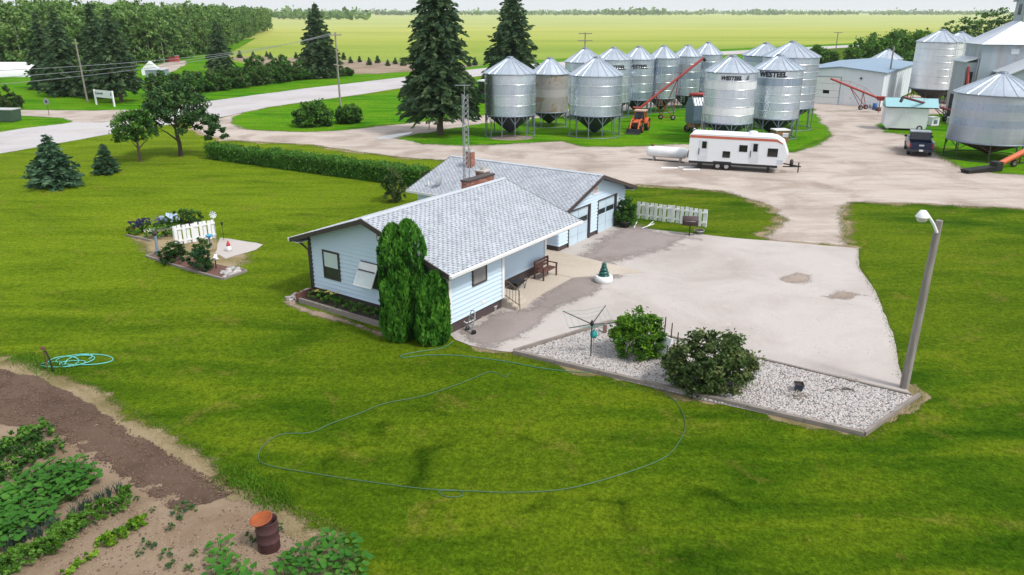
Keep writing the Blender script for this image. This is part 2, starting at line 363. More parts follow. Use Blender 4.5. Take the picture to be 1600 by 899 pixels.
sheet('grass_island', [(358, 190), (362, 183), (380, 176), (420, 169), (500, 157.5), (570, 148.5), (640, 138.5), (725, 124), (800, 115), (1100, 90), (1281, 79), (1290, 100), (1272, 140), (1100, 150), (1000, 160), (900, 170), (840, 174), (755, 181), (700, 186), (640, 193), (600, 197), (540, 204), (480, 207), (420, 206), (385, 203), (365, 197)], .026, LUSH, .35, .6, fe=0.8)
sheet('bin_grass', [(617, 217), (640, 211), (700, 202), (755, 193), (850, 184), (900, 180), (1000, 170), (1100, 160), (1262, 155), (1275, 175), (1290, 195), (1301, 212), (1285, 226), (1240, 239), (1180, 238), (1075, 226), (1000, 229.5), (914, 230.5), (878, 221), (830, 224), (785, 227), (720, 228.5), (660, 226)], .027, LUSH, .5, .5, fe=0.9)
sheet('bin_dirt', [(762, 214), (790, 210), (838, 213), (835, 219), (800, 221), (765, 219)], .031, DIRT, .5, .4, fe=0.8, grid=0.3)
sheet('shop_grass', [(1368, 194), (1400, 186), (1470, 178), (1500, 183), (1680, 185), (1680, 276), (1560, 273), (1500, 263), (1462, 242), (1455, 222), (1425, 213), (1380, 207)], .026, LUSH, .5, .5, fe=0.9)
m, n, b = _nodes('puddle_water'); b.inputs['Base Color'].default_value = (.30, .27, .23, 1); b.inputs['Roughness'].default_value = .04; MATS['puddle'] = m
sheet('puddle', [(586, 216.5), (600, 213), (625, 209), (646, 207), (640, 210), (622, 214.5), (606, 218), (592, 218.5)], .032, m, .1, .4)
# concrete apron, patio and rock bed
sheet('concrete_apron', [(700, 520), (775, 470), (800, 430), (850, 395), (872, 385), (960, 340), (985, 356), (1100, 367.5), (1130, 371), (1341, 389), (1342, 418), (1369, 460), (1394, 520), (1405, 570), (1413, 606), (1424, 619), (1178, 560), (956, 505), (803, 552), (770, 548), (735, 541), (712, 532)], .034, PAD, .06, .4)
sheet('driveway_stain', [(860, 400), (968, 338), (1020, 350), (1130, 375), (1060, 400), (980, 418), (930, 425)], .038, PADDARK, .8, .4, fe=2.4, grid=0.4)
sheet('wall_side_stain', [(690, 520), (776, 470), (800, 480), (900, 425), (990, 430), (930, 470), (850, 520), (790, 556), (735, 550)], .038, PADDARK, .5, .4, fe=1.3, grid=0.22)
for q in ([(1205, 433), (1240, 420), (1285, 432), (1262, 448), (1222, 446)], [(1270, 462), (1320, 452), (1368, 463), (1325, 474), (1284, 471)], [(1200, 570), (1290, 578), (1370, 594), (1340, 604), (1260, 588)]):
    sheet('dirt_stain', q, .038, SMEAR, .4, .3, fe=1.0, grid=0.13)
sheet('straw_border', [(715, 540), (735, 536), (830, 546), (1100, 608), (1340, 658), (1405, 616), (1400, 596), (1434, 598), (1450, 622), (1395, 662), (1354, 692), (1250, 667), (1100, 636), (960, 600), (850, 570), (790, 556), (740, 549)], .010, STRAW, .55, .15, fe=0.22, grid=0.08)
sheet('rock_bed', [(803, 552.5), (956, 505.5), (1178, 560.5), (1424, 619.5), (1434, 621), (1350, 681), (1100, 627)], .030, earth('pale_gravel_base', (.42, .39, .38), (.22, .2, .19), (.55, .52, .5), 4, 0, 1.0))
# kitchen garden
sheet('garden_border', [(-160, 520), (0, 556), (60, 571), (118, 594), (200, 642), (276, 684), (322, 716), (352, 741), (396, 766), (450, 795), (545, 835), (600, 930), (500, 1300), (-300, 1000)], .010, STRAW, .45, .15, fe=0.5)
sheet('garden_sand', [(-160, 545), (0, 585), (100, 615), (260, 710), (340, 760), (392, 782), (440, 810), (500, 850), (540, 930), (460, 1000), (-260, 950)], .014, SAND, .4, .15, fe=.45, grid=.14, relief=.035, furrow=R(-30))
sheet('tilled_soil', [(-160, 535), (0, 572), (60, 588), (100, 605), (180, 654), (260, 700), (330, 746), (378, 772), (345, 790), (280, 812), (215, 772), (150, 730), (110, 702), (60, 676), (0, 664), (-160, 640)], .030, SOIL, .25, .12, fe=.3, grid=.075, relief=.04, furrow=R(35))
sheet('flower_plot', [(180, 374), (230, 360), (330, 366), (412, 382), (396, 428), (350, 443), (226, 407)], .010, STRAW, .5, .2, fe=1.7, grid=0.2)
# ================================================================ HOUSE
TH = R(55.3); HB = Vector((-2.65, 30.2, 0))
SIDE = mat('white_siding', (.55, .675, .79), (.515, .64, .76), 1.2, .5, 0, .04, 60, spread=.3)
TRIM = mat('white_trim', (.78, .78, .78), (.70, .70, .70), 3, .45)
BROWN = mat('dark_brown_trim', (.065, .05, .048), (.045, .035, .034), 3, .55)
FOUND = mat('painted_foundation', (.085, .062, .062), (.055, .04, .04), 2, .85, 0, .2, 15)
GLASS = mat('window_glass', (.035, .045, .05), (.02, .028, .03), 1, .06, spec=.6)
BLIND = mat('window_blind', (.55, .66, .66), (.5, .6, .6), 2, .6)
SH = [mat('shingle_' + n_, c, tuple(x * .84 for x in c), 1.1, .92, 0, .3, 60, kind='world', spread=.18) for n_, c in (('pale', (.455, .487, .53)), ('mid', (.42, .45, .495)), ('grey', (.36, .388, .43)), ('dark_grey', (.19, .205, .24)))]  # last tone: the roof deck's own dark grey, showing between the tabs
def siding(par, a, b, z0, z1, gable=None, exp=.2):
    """lap boards from a to b (2D, outside on the right-hand side when walking a->b); gable=(top z at a, ridge z)"""
    a, b = Vector(a), Vector(b); d = b - a; L = d.length; d /= L; n_ = Vector((d.y, -d.x)); z = z0
    top = gable[1] - .02 if gable else z1
    while z < top - .03:
        zt = min(z + exp, top)
        def rng(zz):
            if not gable or zz <= gable[0]: return 0, L
            k = (zz - gable[0]) / (gable[1] - gable[0]) * L / 2; return k, L - k
        (l0, r0), (l1, r1) = rng(z), rng(zt)
        def pt(u, zz, o): q = a + d * u + n_ * o; return (q.x, q.y, zz)
        q = MB().hexa([pt(l0, z, -.02), pt(r0, z, -.02), pt(r0, z, .056), pt(l0, z, .056)], [pt(l1, zt, -.02), pt(r1, zt, -.02), pt(r1, zt, .002), pt(l1, zt, .002)])
        q.build('siding_board', SIDE, par); z += exp
def wframe(par, name, a, b, z0, z1, off, fm, gm, fw=.08, blind=None, mull=0):
    a, b = Vector(a), Vector(b); d = b - a; L = d.length; d /= L; n_ = Vector((d.y, -d.x)); ang = math.atan2(d.y, d.x)
    def bar(mb, u0, u1, w0, w1, o0, o1):
        c = a + d * ((u0 + u1) / 2) + n_ * ((o0 + o1) / 2); mb.box((c.x, c.y, (w0 + w1) / 2), (u1 - u0, o1 - o0, w1 - w0), ang)
    f = MB(); bar(f, 0, L, z0, z0 + fw, 0, off); bar(f, 0, L, z1 - fw, z1, 0, off); bar(f, 0, fw, z0 + fw, z1 - fw, 0, off); bar(f, L - fw, L, z0 + fw, z1 - fw, 0, off)
    w_ = f.build(name, fm, par)
    g = MB(); bar(g, fw, L - fw, z0 + fw, z1 - fw, .01, off * .55); g.build('pane', gm, w_)
    if blind:
        g = MB(); bar(g, fw, L - fw, z0 + (z1 - z0) * blind, z1 - fw, off * .55, off * .7); g.build('blind', BLIND, w_)
    for k in range(mull):
        u = L * (k + 1) / (mull + 1); g = MB(); bar(g, u - .02, u + .02, z0 + fw, z1 - fw, off * .55, off * .95); g.build('mullion', fm, w_)
    return w_
def roof_side(par, L0, L1, We, ze, Wr, zr, rng, name='roof_slope'):
    """one slope: eave line W=We,z=ze; ridge W=Wr,z=zr, running along local x from L0 to L1"""
    dv = Vector((0, Wr - We, zr - ze)); S_ = dv.length; dv /= S_; nv = Vector((1, 0, 0)).cross(dv); nv = nv if nv.z > 0 else -nv
    o = Vector((L0, We, ze))
    def pt(u, s, h): return o + Vector((u, 0, 0)) + dv * s + nv * h
    W_ = L1 - L0
    d = MB().hexa([pt(0, 0, -.12), pt(W_, 0, -.12), pt(W_, S_, -.12), pt(0, S_, -.12)], [pt(0, 0, 0), pt(W_, 0, 0), pt(W_, S_, 0), pt(0, S_, 0)])
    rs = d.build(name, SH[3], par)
    t = MB(); s = -.02; k = 0
    while s < S_ - .02:
        s1 = min(s + .135, S_); u = -(k * .155 + rng.uniform(-.03, .03)) % .31 - .31
        while u < W_:
            u0, u1 = max(u, 0), min(u + .19 + rng.uniform(-.03, .03), W_)
            if u1 - u0 > .03:
                mi = rng.choices((0, 1, 2), (6, 4, 1))[0]; lift = rng.uniform(.018, .03)
                A = [pt(u0, s, .001), pt(u1, s, .001), pt(u1, s1, .001), pt(u0, s1, .001)]; B = [pt(u0, s, lift), pt(u1, s, lift), pt(u1, s1, .006), pt(u0, s1, .006)]
                t.hexa(A, B, mi)
            # the wide laminated strip between the tabs, thinner and darker
            v0, v1 = max(u1, 0), min(u + .31, W_)
            if v1 - v0 > .02:
                A = [pt(v0, s + .07, .001), pt(v1, s + .07, .001), pt(v1, s1, .001), pt(v0, s1, .001)]; B = [pt(v0, s + .07, .007), pt(v1, s + .07, .007), pt(v1, s1, .005), pt(v0, s1, .005)]
                t.hexa(A, B, 1 + (rng.random() < .3))
            u += .31
        s += .135; k += 1
    t.build('shingles', SH, rs, kind='stuff')
    return rs, pt, W_, S_
rng = random.Random(4); STEELV = mat('vent_metal', (.45, .48, .5), None, 4, .5, .3)
H = thing('house', 'white lap sided bungalow with pale grey shingle roof and two wall windows', 'house', HB, TH)
Lr0, Lr1 = -.66, 9.95; AW = 8.42; Lend = 9.45; REC = 1.25; LP = 3.85
fd = MB(); fd.bx(0.03, LP - .03, .03, AW - .03, 0, .56); fd.bx(LP - .03, Lend - .03, REC + .03, AW - .03, 0, .558); fd.build('foundation', FOUND, H)
core = MB(); core.bx(.03, LP - .03, .03, AW - .03, .56, 3.0); core.bx(LP - .03, Lend - .03, REC + .03, AW - .03, .558, 3.0)
for x0, x1 in ((.03, .2), (Lend - .2, Lend - .03)): core.prism([(.1, 3.0), (AW - .1, 3.0), (AW / 2, 4.32)], 'x', x0, x1)
core.build('wall', SIDE, H)
siding(H, (0, AW), (0, 0), .52, 0, (3.06, 4.42))
siding(H, (0, 0), (LP, 0), .52, 3.0); siding(H, (LP, 0), (LP, REC), .52, 3.0); siding(H, (LP, REC), (Lend, REC), .60, 3.0)
siding(H, (Lend, REC), (Lend, AW), .52, 3.0); siding(H, (Lend, AW), (0, AW), .52, 3.0)
for x, y in ((0, 0), (0, AW), (LP, 0), (Lend, REC)):
    MB().box((x, y, 1.78), (.17, .17, 2.5)).build('corner_trim', TRIM if x else BROWN if y else TRIM, H)
MB().box((LP, REC, 1.78), (.1, .1, 2.4)).build('corner_trim', TRIM, H)
rs, pt, W_, S_ = roof_side(H, Lr0, Lr1, -.6, 3.0, AW / 2, 4.62, rng)
roof_side(H, Lr0, Lr1, AW + .6, 3.0, AW / 2, 4.62, rng)
rc = MB(); cy = AW / 2
rc.hexa([(Lr0 - .01, cy - .16, 4.585), (Lr1 + .01, cy - .16, 4.585), (Lr1 + .01, cy, 4.645), (Lr0 - .01, cy, 4.645)], [(Lr0 - .01, cy - .16, 4.61), (Lr1 + .01, cy - .16, 4.61), (Lr1 + .01, cy, 4.67), (Lr0 - .01, cy, 4.67)])
rc.hexa([(Lr0 - .01, cy, 4.645), (Lr1 + .01, cy, 4.645), (Lr1 + .01, cy + .16, 4.585), (Lr0 - .01, cy + .16, 4.585)], [(Lr0 - .01, cy, 4.67), (Lr1 + .01, cy, 4.67), (Lr1 + .01, cy + .16, 4.61), (Lr0 - .01, cy + .16, 4.61)])
rc.build('ridge_cap', SH[0], H)
for Lx in (Lr0, Lr1):
    for s in (-1, 1):
        y0, y1 = cy + s * 4.83, cy; f = MB(); x0, x1 = (Lx - .05, Lx + .02) if Lx < 0 else (Lx - .02, Lx + .05)
        f.hexa([(x0, y0, 2.80), (x1, y0, 2.80), (x1, y1, 4.41), (x0, y1, 4.41)], [(x0, y0, 3.01), (x1, y0, 3.01), (x1, y1, 4.63), (x0, y1, 4.63)]); f.build('rake_board', BROWN, H)
for y0, y1 in ((-.6, 0), (AW, AW + .6)): MB().bx(Lr0, Lr1, y0, y1, 2.83, 2.86).build('soffit', TRIM, H)
g = MB(); g.prism([(-.62, 2.84), (-.62, 2.99), (-.64, 2.99), (-.74, 2.98), (-.76, 2.98), (-.74, 2.86), (-.70, 2.84)], 'x', Lr0 - .04, Lr1 + .03); g.build('gutter', TRIM, H)
g = MB(); g.prism([(AW + .62, 2.84), (AW + .62, 2.99), (AW + .76, 2.98), (AW + .70, 2.84)], 'x', Lr0 - .04, Lr1 + .03); g.build('gutter', TRIM, H)
MB().bx(Lr0, Lr1, -.62, -.58, 2.78, 2.86).build('fascia', BROWN, H)
g = MB(); g.path([(-.5, AW + .66, 2.85), (-.1, AW + .5, 2.6), (-.07, AW + .08, 2.35), (-.07, AW + .07, .4)], .05); g.build('downspout', BROWN, H)
MB().bx(-.06, -.0, 3.55, 3.95, 3.55, 3.83).build('gable_vent', BROWN, H)
MB().bx(-.075, -.06, 3.6, 3.9, 3.6, 3.78).build('gable_vent_louvre', TRIM, H)
# windows on the gable wall (W positions surveyed) and on the entry wall
wframe(H, 'window', (-.03, 7.55), (-.03, 6.45), 1.15, 2.55, .06, BROWN, GLASS, .09, .42)
wo_ = wframe(H, 'awning_window', (-.03, 5.05), (-.03, 3.85), 1.25, 2.45, .06, BROWN, GLASS, .07)
sa = MB(); an = Matrix.Rotation(R(28), 3, 'Y')
def saw(p): q = an @ Vector(p); return Vector((-.1, 4.45, 2.42)) + q
sa.hexa([saw((0, -.56, -1.1)), saw((0, .56, -1.1)), saw((0, .56, 0)), saw((0, -.56, 0))], [saw((-.05, -.56, -1.1)), saw((-.05, .56, -1.1)), saw((-.05, .56, 0)), saw((-.05, -.56, 0))])
sash = sa.build('open_sash', TRIM, wo_)
sa = MB(); sa.hexa([saw((-.05, -.48, -1.02)), saw((-.05, .48, -1.02)), saw((-.05, .48, -.42)), saw((-.05, -.48, -.42))], [saw((-.06, -.48, -1.02)), saw((-.06, .48, -1.02)), saw((-.06, .48, -.42)), saw((-.06, -.48, -.42))])
sa.build('sash_pane', mat('bright_pane', (.62, .68, .70), (.55, .60, .62), 2, .12), sash)
sa = MB(); sa.hexa([saw((-.05, -.5, -.40)), saw((-.05, .5, -.40)), saw((-.05, .5, -.34)), saw((-.05, -.5, -.34))], [saw((-.09, -.5, -.40)), saw((-.09, .5, -.40)), saw((-.09, .5, -.34)), saw((-.09, -.5, -.34))]); sa.build('sash_rail', BROWN, sash)
cv = MB(); cv.bx(-.08, -.01, 2.78, 3.0, .45, 1.72); cv.build('chase_cover', BROWN, H)
cv = MB()
for y in (3.05, 3.16, 3.27): cv.path([(-.1, y, 1.45), (-.11, y, .55), (-.35, y, .2)], .045)
cv.build('drain_pipe', TRIM, H)
wframe(H, 'window', (1.55, -.03), (2.6, -.03), 1.75, 2.62, .06, BROWN, mat('curtained_glass', (.24, .235, .23), (.17, .17, .17), 3, .25), .07)
wframe(H, 'window', (4.9, REC - .03), (6.7, REC - .03), 1.9, 2.62, .05, BROWN, GLASS, .06, None, 1)
MB().bx(Lend + .0, Lend + .1, 3.0, 3.9, .6, 2.6).build('door', mat('house_door', (.30, .25, .21), None, 3, .5), H)
# steps and railing at the inner corner of the entry
st = MB()
for k in range(3): st.bx(LP + .05 + k * .0, LP + 1.2 - k * .0, -.28 - k * .26 + .02, REC if k == 0 else -.28 - (k - 1) * .26 + .02, .0, .50 - k * .15)
st.build('steps', SLAB, H)
rl = MB()
x = LP + .12
rl.path([(x, .05, 1.35), (x, -.35, 1.3), (x, -.88, 1.0), (x, -.92, .06)], .022); rl.path([(x, .0, .66), (x, -.88, .32)], .018)
for k in range(6): y = -.02 - k * .165; rl.tube((x, y, .62 - k * .07), (x, y, 1.33 - max(0, k - 1) * .055), .012)
rl.build('railing', mat('bronze_rail', (.19, .14, .095), None, 4, .5, .4), H)
ht = MB(); ht.path([(.9, -.06, .35), (.9, -.2, .3), (1.5, -.2, .28), (1.5, -.2, .62)], .025); ht.build('basement_pipe', TRIM, H)
MB().bx(2.2, 2.5, -.06, .0, .72, .86).build('meter_box', TRIM, H)
# brick stack on the far slope
BRICK = mat('brick_fill', (.30, .13, .085), (.22, .09, .06), 4, .9); MORT = mat('brick_mortar', (.36, .33, .30), None, 6, .95)
BRK = [mat('brick_' + n_, c, None, 12, .9) for n_, c in (('red', (.34, .13, .085)), ('brown', (.25, .105, .08)), ('rose', (.42, .21, .15)))]
def brick_stack(par, x0, x1, y0, y1, z0, z1, capm, rows_from=None):
    MB().bx(x0 + .012, x1 - .012, y0 + .012, y1 - .012, z0, z1).build('brick_core', MORT, par)
    zb = z0 if rows_from is None else rows_from; k = 0; t = MB()
    while zb < z1 - .05:
        for (ax, bx_, fix, vert) in ((x0, x1, y0, 0), (x0, x1, y1, 0), (y0, y1, x0, 1), (y0, y1, x1, 1)):
            u = ax - (k % 2) * .11
            while u < bx_ - .02:
                u0, u1 = max(u, ax), min(u + .205, bx_)
                if u1 - u0 > .04:
                    mi = rng.choice((0, 0, 1, 2)); s0, s1 = fix - .008, fix + .008
                    if vert: t.bx(s0, s1, u0, u1, zb, zb + .065, mi)
                    else: t.bx(u0, u1, s0, s1, zb, zb + .065, mi)
                u += .22
        zb += .078; k += 1
    t.build('bricks', BRK, par, kind='stuff')
    MB().bx(x0 - .05, x1 + .05, y0 - .05, y1 + .05, z1 + .002, z1 + .09).build('stack_cap', capm, par)
fw = thing('brick_firewall', 'low brick parapet with dark cap standing behind the bungalow roof ridge', 'chimney', HB, TH)
brick_stack(fw, 8.5, 10.9, 5.55, 5.95, 0, 4.46, BROWN, 3.6)
# ---------------------------------------------------------------- garage wing
GA = thing('garage', 'long shingled garage wing with two pale blue panelled overhead doors', 'garage', HB, TH)
g0, g1, gw0, gw1 = 12.9, 21.1, 2.5, 13.0; gr = 17.0
MB().bx(g0 + .03, g1 - .03, gw0 + .12, gw1 - .03, 0, .4).build('foundation', FOUND, GA)
co = MB(); co.bx(g0 + .03, g1 - .03, gw0 + .12, gw1 - .03, .4, 2.42)
for y0, y1 in ((gw0 + .03, gw0 + .2), (gw1 - .2, gw1 - .03)): co.prism([(g0 + .1, 2.42), (g1 - .1, 2.42), (gr, 3.62)], 'y', y0, y1)
co.build('wall', SIDE, GA)
siding(GA, (g0, gw1), (g0, gw0), .36, 2.42); siding(GA, (g1, gw0), (g1, gw1), .36, 2.42); siding(GA, (g1, gw1), (g0, gw1), .36, 0, (2.44, 3.66))
d1, d2 = (13.95, 16.45), (17.45, 19.85); DT = 2.13
for a_, b_ in ((g0, d1[0]), (d1[1], d2[0]), (d2[1], g1)):
    siding(GA, (a_, gw0), (b_, gw0), .33, DT); MB().bx(a_ + .01, b_ - .01, gw0 + .0, gw0 + .12, 0, .33).build('plinth', FOUND, GA)
siding(GA, (g0, gw0), (g1, gw0), DT, 0, (2.44, 3.66))
DOOR = mat('pale_blue_door', (.50, .62, .70), (.44, .56, .64), 1.5, .45); DJ = mat('door_groove', (.33, .44, .53), None, 3, .5)
for a_, b_ in (d1, d2):
    dr = MB().bx(a_ + .08, b_ - .08, gw0 + .06, gw0 + .115, .02, DT).build('overhead_door', DJ, GA)
    for r_ in range(4):
        for c_ in range(2):
            w2 = (b_ - a_ - .16) / 2; x0 = a_ + .08 + c_ * w2 + .02; z0 = .03 + r_ * (DT - .03) / 4
            if r_ == 2:
                MB().bx(x0, x0 + w2 - .04, gw0 + .045, gw0 + .06, z0, z0 + .1).build('door_panel', DOOR, dr)
                MB().bx(x0 + .06, x0 + w2 - .1, gw0 + .05, gw0 + .06, z0 + .115, z0 + .43).build('door_window', GLASS, dr)
                MB().bx(x0, x0 + w2 - .04, gw0 + .045, gw0 + .06, z0 + .44, z0 + .51).build('door_panel', DOOR, dr)
            else: MB().bx(x0, x0 + w2 - .04, gw0 + .04, gw0 + .06, z0, z0 + .505).build('door_panel', DOOR, dr)
    for x0, x1 in ((a_ - .02, a_ + .08), (b_ - .08, b_ + .10)): MB().bx(x0, x1, gw0 - .06, gw0 + .1, 0, DT + .05).build('door_jamb', BROWN, GA)
    MB().bx(a_ + .08, b_ - .08, gw0 - .06, gw0 + .1, DT - .03, DT + .05).build('door_header', BROWN, GA)
wframe(GA, 'gable_window', (16.75, gw0 - .03), (17.35, gw0 - .03), 2.62, 3.12, .05, TRIM, mat('pink_curtain', (.55, .42, .40), None, 3, .5), .07)
def roof_side_y(par, Y0, Y1, Xe, ze, Xr, zr):
    m0 = MB(); tmp = thing('tmp', 'x', 'x')
    rs_, *_ = roof_side(tmp, Y0, Y1, Xe, ze, Xr, zr, rng)
    for o_ in (rs_, rs_.children[0]):       # swap the two horizontal axes of the finished slope
        me = o_.data; co_ = np.empty(len(me.vertices) * 3, np.float32); me.vertices.foreach_get('co', co_); co_ = co_.reshape(-1, 3)
        me.vertices.foreach_set('co', np.ascontiguousarray(co_[:, (1, 0, 2)]).ravel()); me.flip_normals(); me.update()
    rs_.parent = par; bpy.data.objects.remove(tmp)
roof_side_y(GA, gw0 - .6, gw1 + .5, 12.4, 2.38, gr, 3.86); roof_side_y(GA, gw0 - .6, gw1 + .5, 21.6, 2.38, gr, 3.86)
rc = MB()
for s in (-1, 1): rc.hexa([(gr + s * .17, gw0 - .62, 3.83), (gr + s * .17, gw1 + .52, 3.83), (gr, gw1 + .52, 3.885), (gr, gw0 - .62, 3.885)], [(gr + s * .17, gw0 - .62, 3.855), (gr + s * .17, gw1 + .52, 3.855), (gr, gw1 + .52, 3.91), (gr, gw0 - .62, 3.91)])
rc.build('ridge_cap', SH[0], GA)
for y in (gw0 - .6, gw1 + .5):
    for xe in (12.38, 21.62):
        f = MB(); y0, y1 = (y - .05, y + .02) if y < 5 else (y - .02, y + .05)
        f.hexa([(xe, y0, 2.17), (xe, y1, 2.17), (gr, y1, 3.66), (gr, y0, 3.66)], [(xe, y0, 2.39), (xe, y1, 2.39), (gr, y1, 3.87), (gr, y0, 3.87)]); f.build('rake_board', BROWN, GA)
for xe, s in ((12.4, -1), (21.6, 1)): MB().bx(min(xe, xe + s * .1), max(xe, xe + s * .1), gw0 - .6, gw1 + .5, 2.22, 2.37).build('gutter', TRIM, GA)
MB().bx(12.42, 12.92, gw0 - .55, gw1 + .45, 2.2, 2.23).build('soffit', TRIM, GA); MB().bx(21.08, 21.58, gw0 - .55, gw1 + .45, 2.2, 2.23).build('soffit', TRIM, GA)
for (lx, ly, sx, zt, zb, lab) in ((12.8, 7.75, .6, 4.12, 2.25, 'square brick chimney with pale cap on the garage roof near slope'), (16.0, 11.15, .42, 4.5, 3.2, 'slim brick chimney rising at the garage roof ridge')):
    ch = thing('chimney', lab, 'chimney', HB, TH)
    brick_stack(ch, lx - sx / 2, lx + sx / 2, ly - sx / 2, ly + sx / 2, zb, zt, mat('chimney_cap', (.5, .47, .44), None, 4, .8))
    MB().lathe([(.14, zt + .085), (.14, zt + .25), (.11, zt + .25), (.11, zt + .1)], 10, (lx, ly, 0)).build('flue', MORT, ch)
MB().lathe([(.09, 2.4), (.09, 2.95), (.06, 2.95), (.06, 2.6)], 10, (13.1, 12.3, 0)).build('vent_pipe', STEELV, GA)
MB().lathe([(.001, -.02), (.3, -.1), (.31, -.08), (.001, .02)], 14, (13.2, 11.6, 3.05), axis='y').build('satellite_dish', STEELV, GA); MB().tube((13.2, 11.65, 2.5), (13.2, 11.62, 3.05), .025).build('dish_mast', STEELV, GA)
# patio slab, sloping from the steps to garage level
def HW(l, w_, z=0): return HB + Matrix.Rotation(TH, 3, 'Z') @ Vector((l, w_, z))
ps = MB()
def slab(poly, zs):
    n_ = len(poly); ps.add([tuple(HW(l, w_, z)) for (l, w_), z in zip(poly, zs)] + [tuple(HW(l, w_, -.02)) for l, w_ in poly], [tuple(range(n_))] + [(i, n_ + i, n_ + (i + 1) % n_, (i + 1) % n_) for i in range(n_)])
slab([(LP + .1, -.55), (9.3, -.55), (9.3, REC + .1), (LP + .1, REC + .1)], (.24, .07, .07, .24))
slab([(9.34, -.55), (12.35, -3.2), (12.95, 2.4), (12.95, 7.0), (9.34, 7.0)], (.07, .055, .055, .055, .07))
ps.build('patio_slab', SLAB, kind='structure')
# ================================================================ GRAIN BINS
def steel(name, c, rough=.32, wav=62, metal=.92, patch=None):
    m, n, b = _nodes(name); b.inputs['Metallic'].default_value = metal
    v = _pos(n, (1, 1, 1), 0, 'object')
    a = _noise(n, .55, 4, v, .6); s = _noise(n, 2.2, 4, _pos(n, (1.2, 1.2, .12), 0, 'object'), .6)
    col = _ramp(n, a, [(.3, tuple(x * .84 for x in c)), (.7, c)]); col = _mix(n, .35, col, _ramp(n, s, [(.3, (.8, .8, .82)), (.7, (1.1, 1.1, 1.1))]), 'MULTIPLY')
    if patch: col = _mix(n, _ramp(n, _noise(n, .8, 3, v, .7, 1), [(.48, (0, 0, 0)), (.6, (.75, .75, .75))]), col, patch)
    n.links.new(col, b.inputs['Base Color'])
    n.links.new(_math(n, 'MULTIPLY_ADD', s, .25, rough - .12), b.inputs['Roughness'])
    if wav:
        wv = n.nodes.new('ShaderNodeTexWave'); wv.bands_direction = 'Z'; wv.inputs['Scale'].default_value = wav / 6.283; n.links.new(v, wv.inputs[0])
        _bump(n, b, wv.outputs['Fac'], .35, .02)
    MATS[name] = m; return m
ST = [steel('galvanised_bright', (.69, .745, .81), .26), steel('galvanised_mid', (.58, .64, .72), .27), steel('galvanised_dull', (.47, .51, .565), .4), steel('galvanised_blue', (.40, .47, .57), .28)]
STP = steel('galvanised_rusty', (.42, .40, .38), .55, 62, .6, (.30, .22, .15)); STW = steel('galvanised_white', (.83, .855, .88), .36, 20, .45)
ROOFM = steel('bin_roof_steel', (.66, .72, .78), .38, 0); HOP = mat('hopper_paint', (.035, .05, .075), (.022, .03, .045), 2, .5, .3); HOPR = mat('hopper_rust', (.10, .035, .03), None, 2, .6)
LEG = mat('galvanised_leg', (.22, .26, .31), (.16, .19, .23), 3, .5, .5); LEGD = mat('dark_leg', (.05, .045, .042), None, 3, .7)
SEAM = steel('seam_steel', (.78, .81, .84), .3, 0); INK = mat('bin_lettering', (.02, .022, .03), None, 5, .6)
def text_mesh(txt, size, bold=.012, shear=0):
    c = bpy.data.curves.new('t', 'FONT'); c.body = txt; c.size = size; c.offset = bold * size; c.align_x = 'CENTER'; c.shear = shear; c.resolution_u = 2
    o = bpy.data.objects.new('t', c); COL.objects.link(o)
    me = bpy.data.meshes.new_from_object(o.evaluated_get(bpy.context.evaluated_depsgraph_get()))
    bpy.data.objects.remove(o); return me
def corr(r, z0, h, amp):
    k = max(2, int(h / .14)); return [(r - amp * (i % 2 if 0 < i < k else .5), z0 + h * i / k) for i in range(k + 1)]
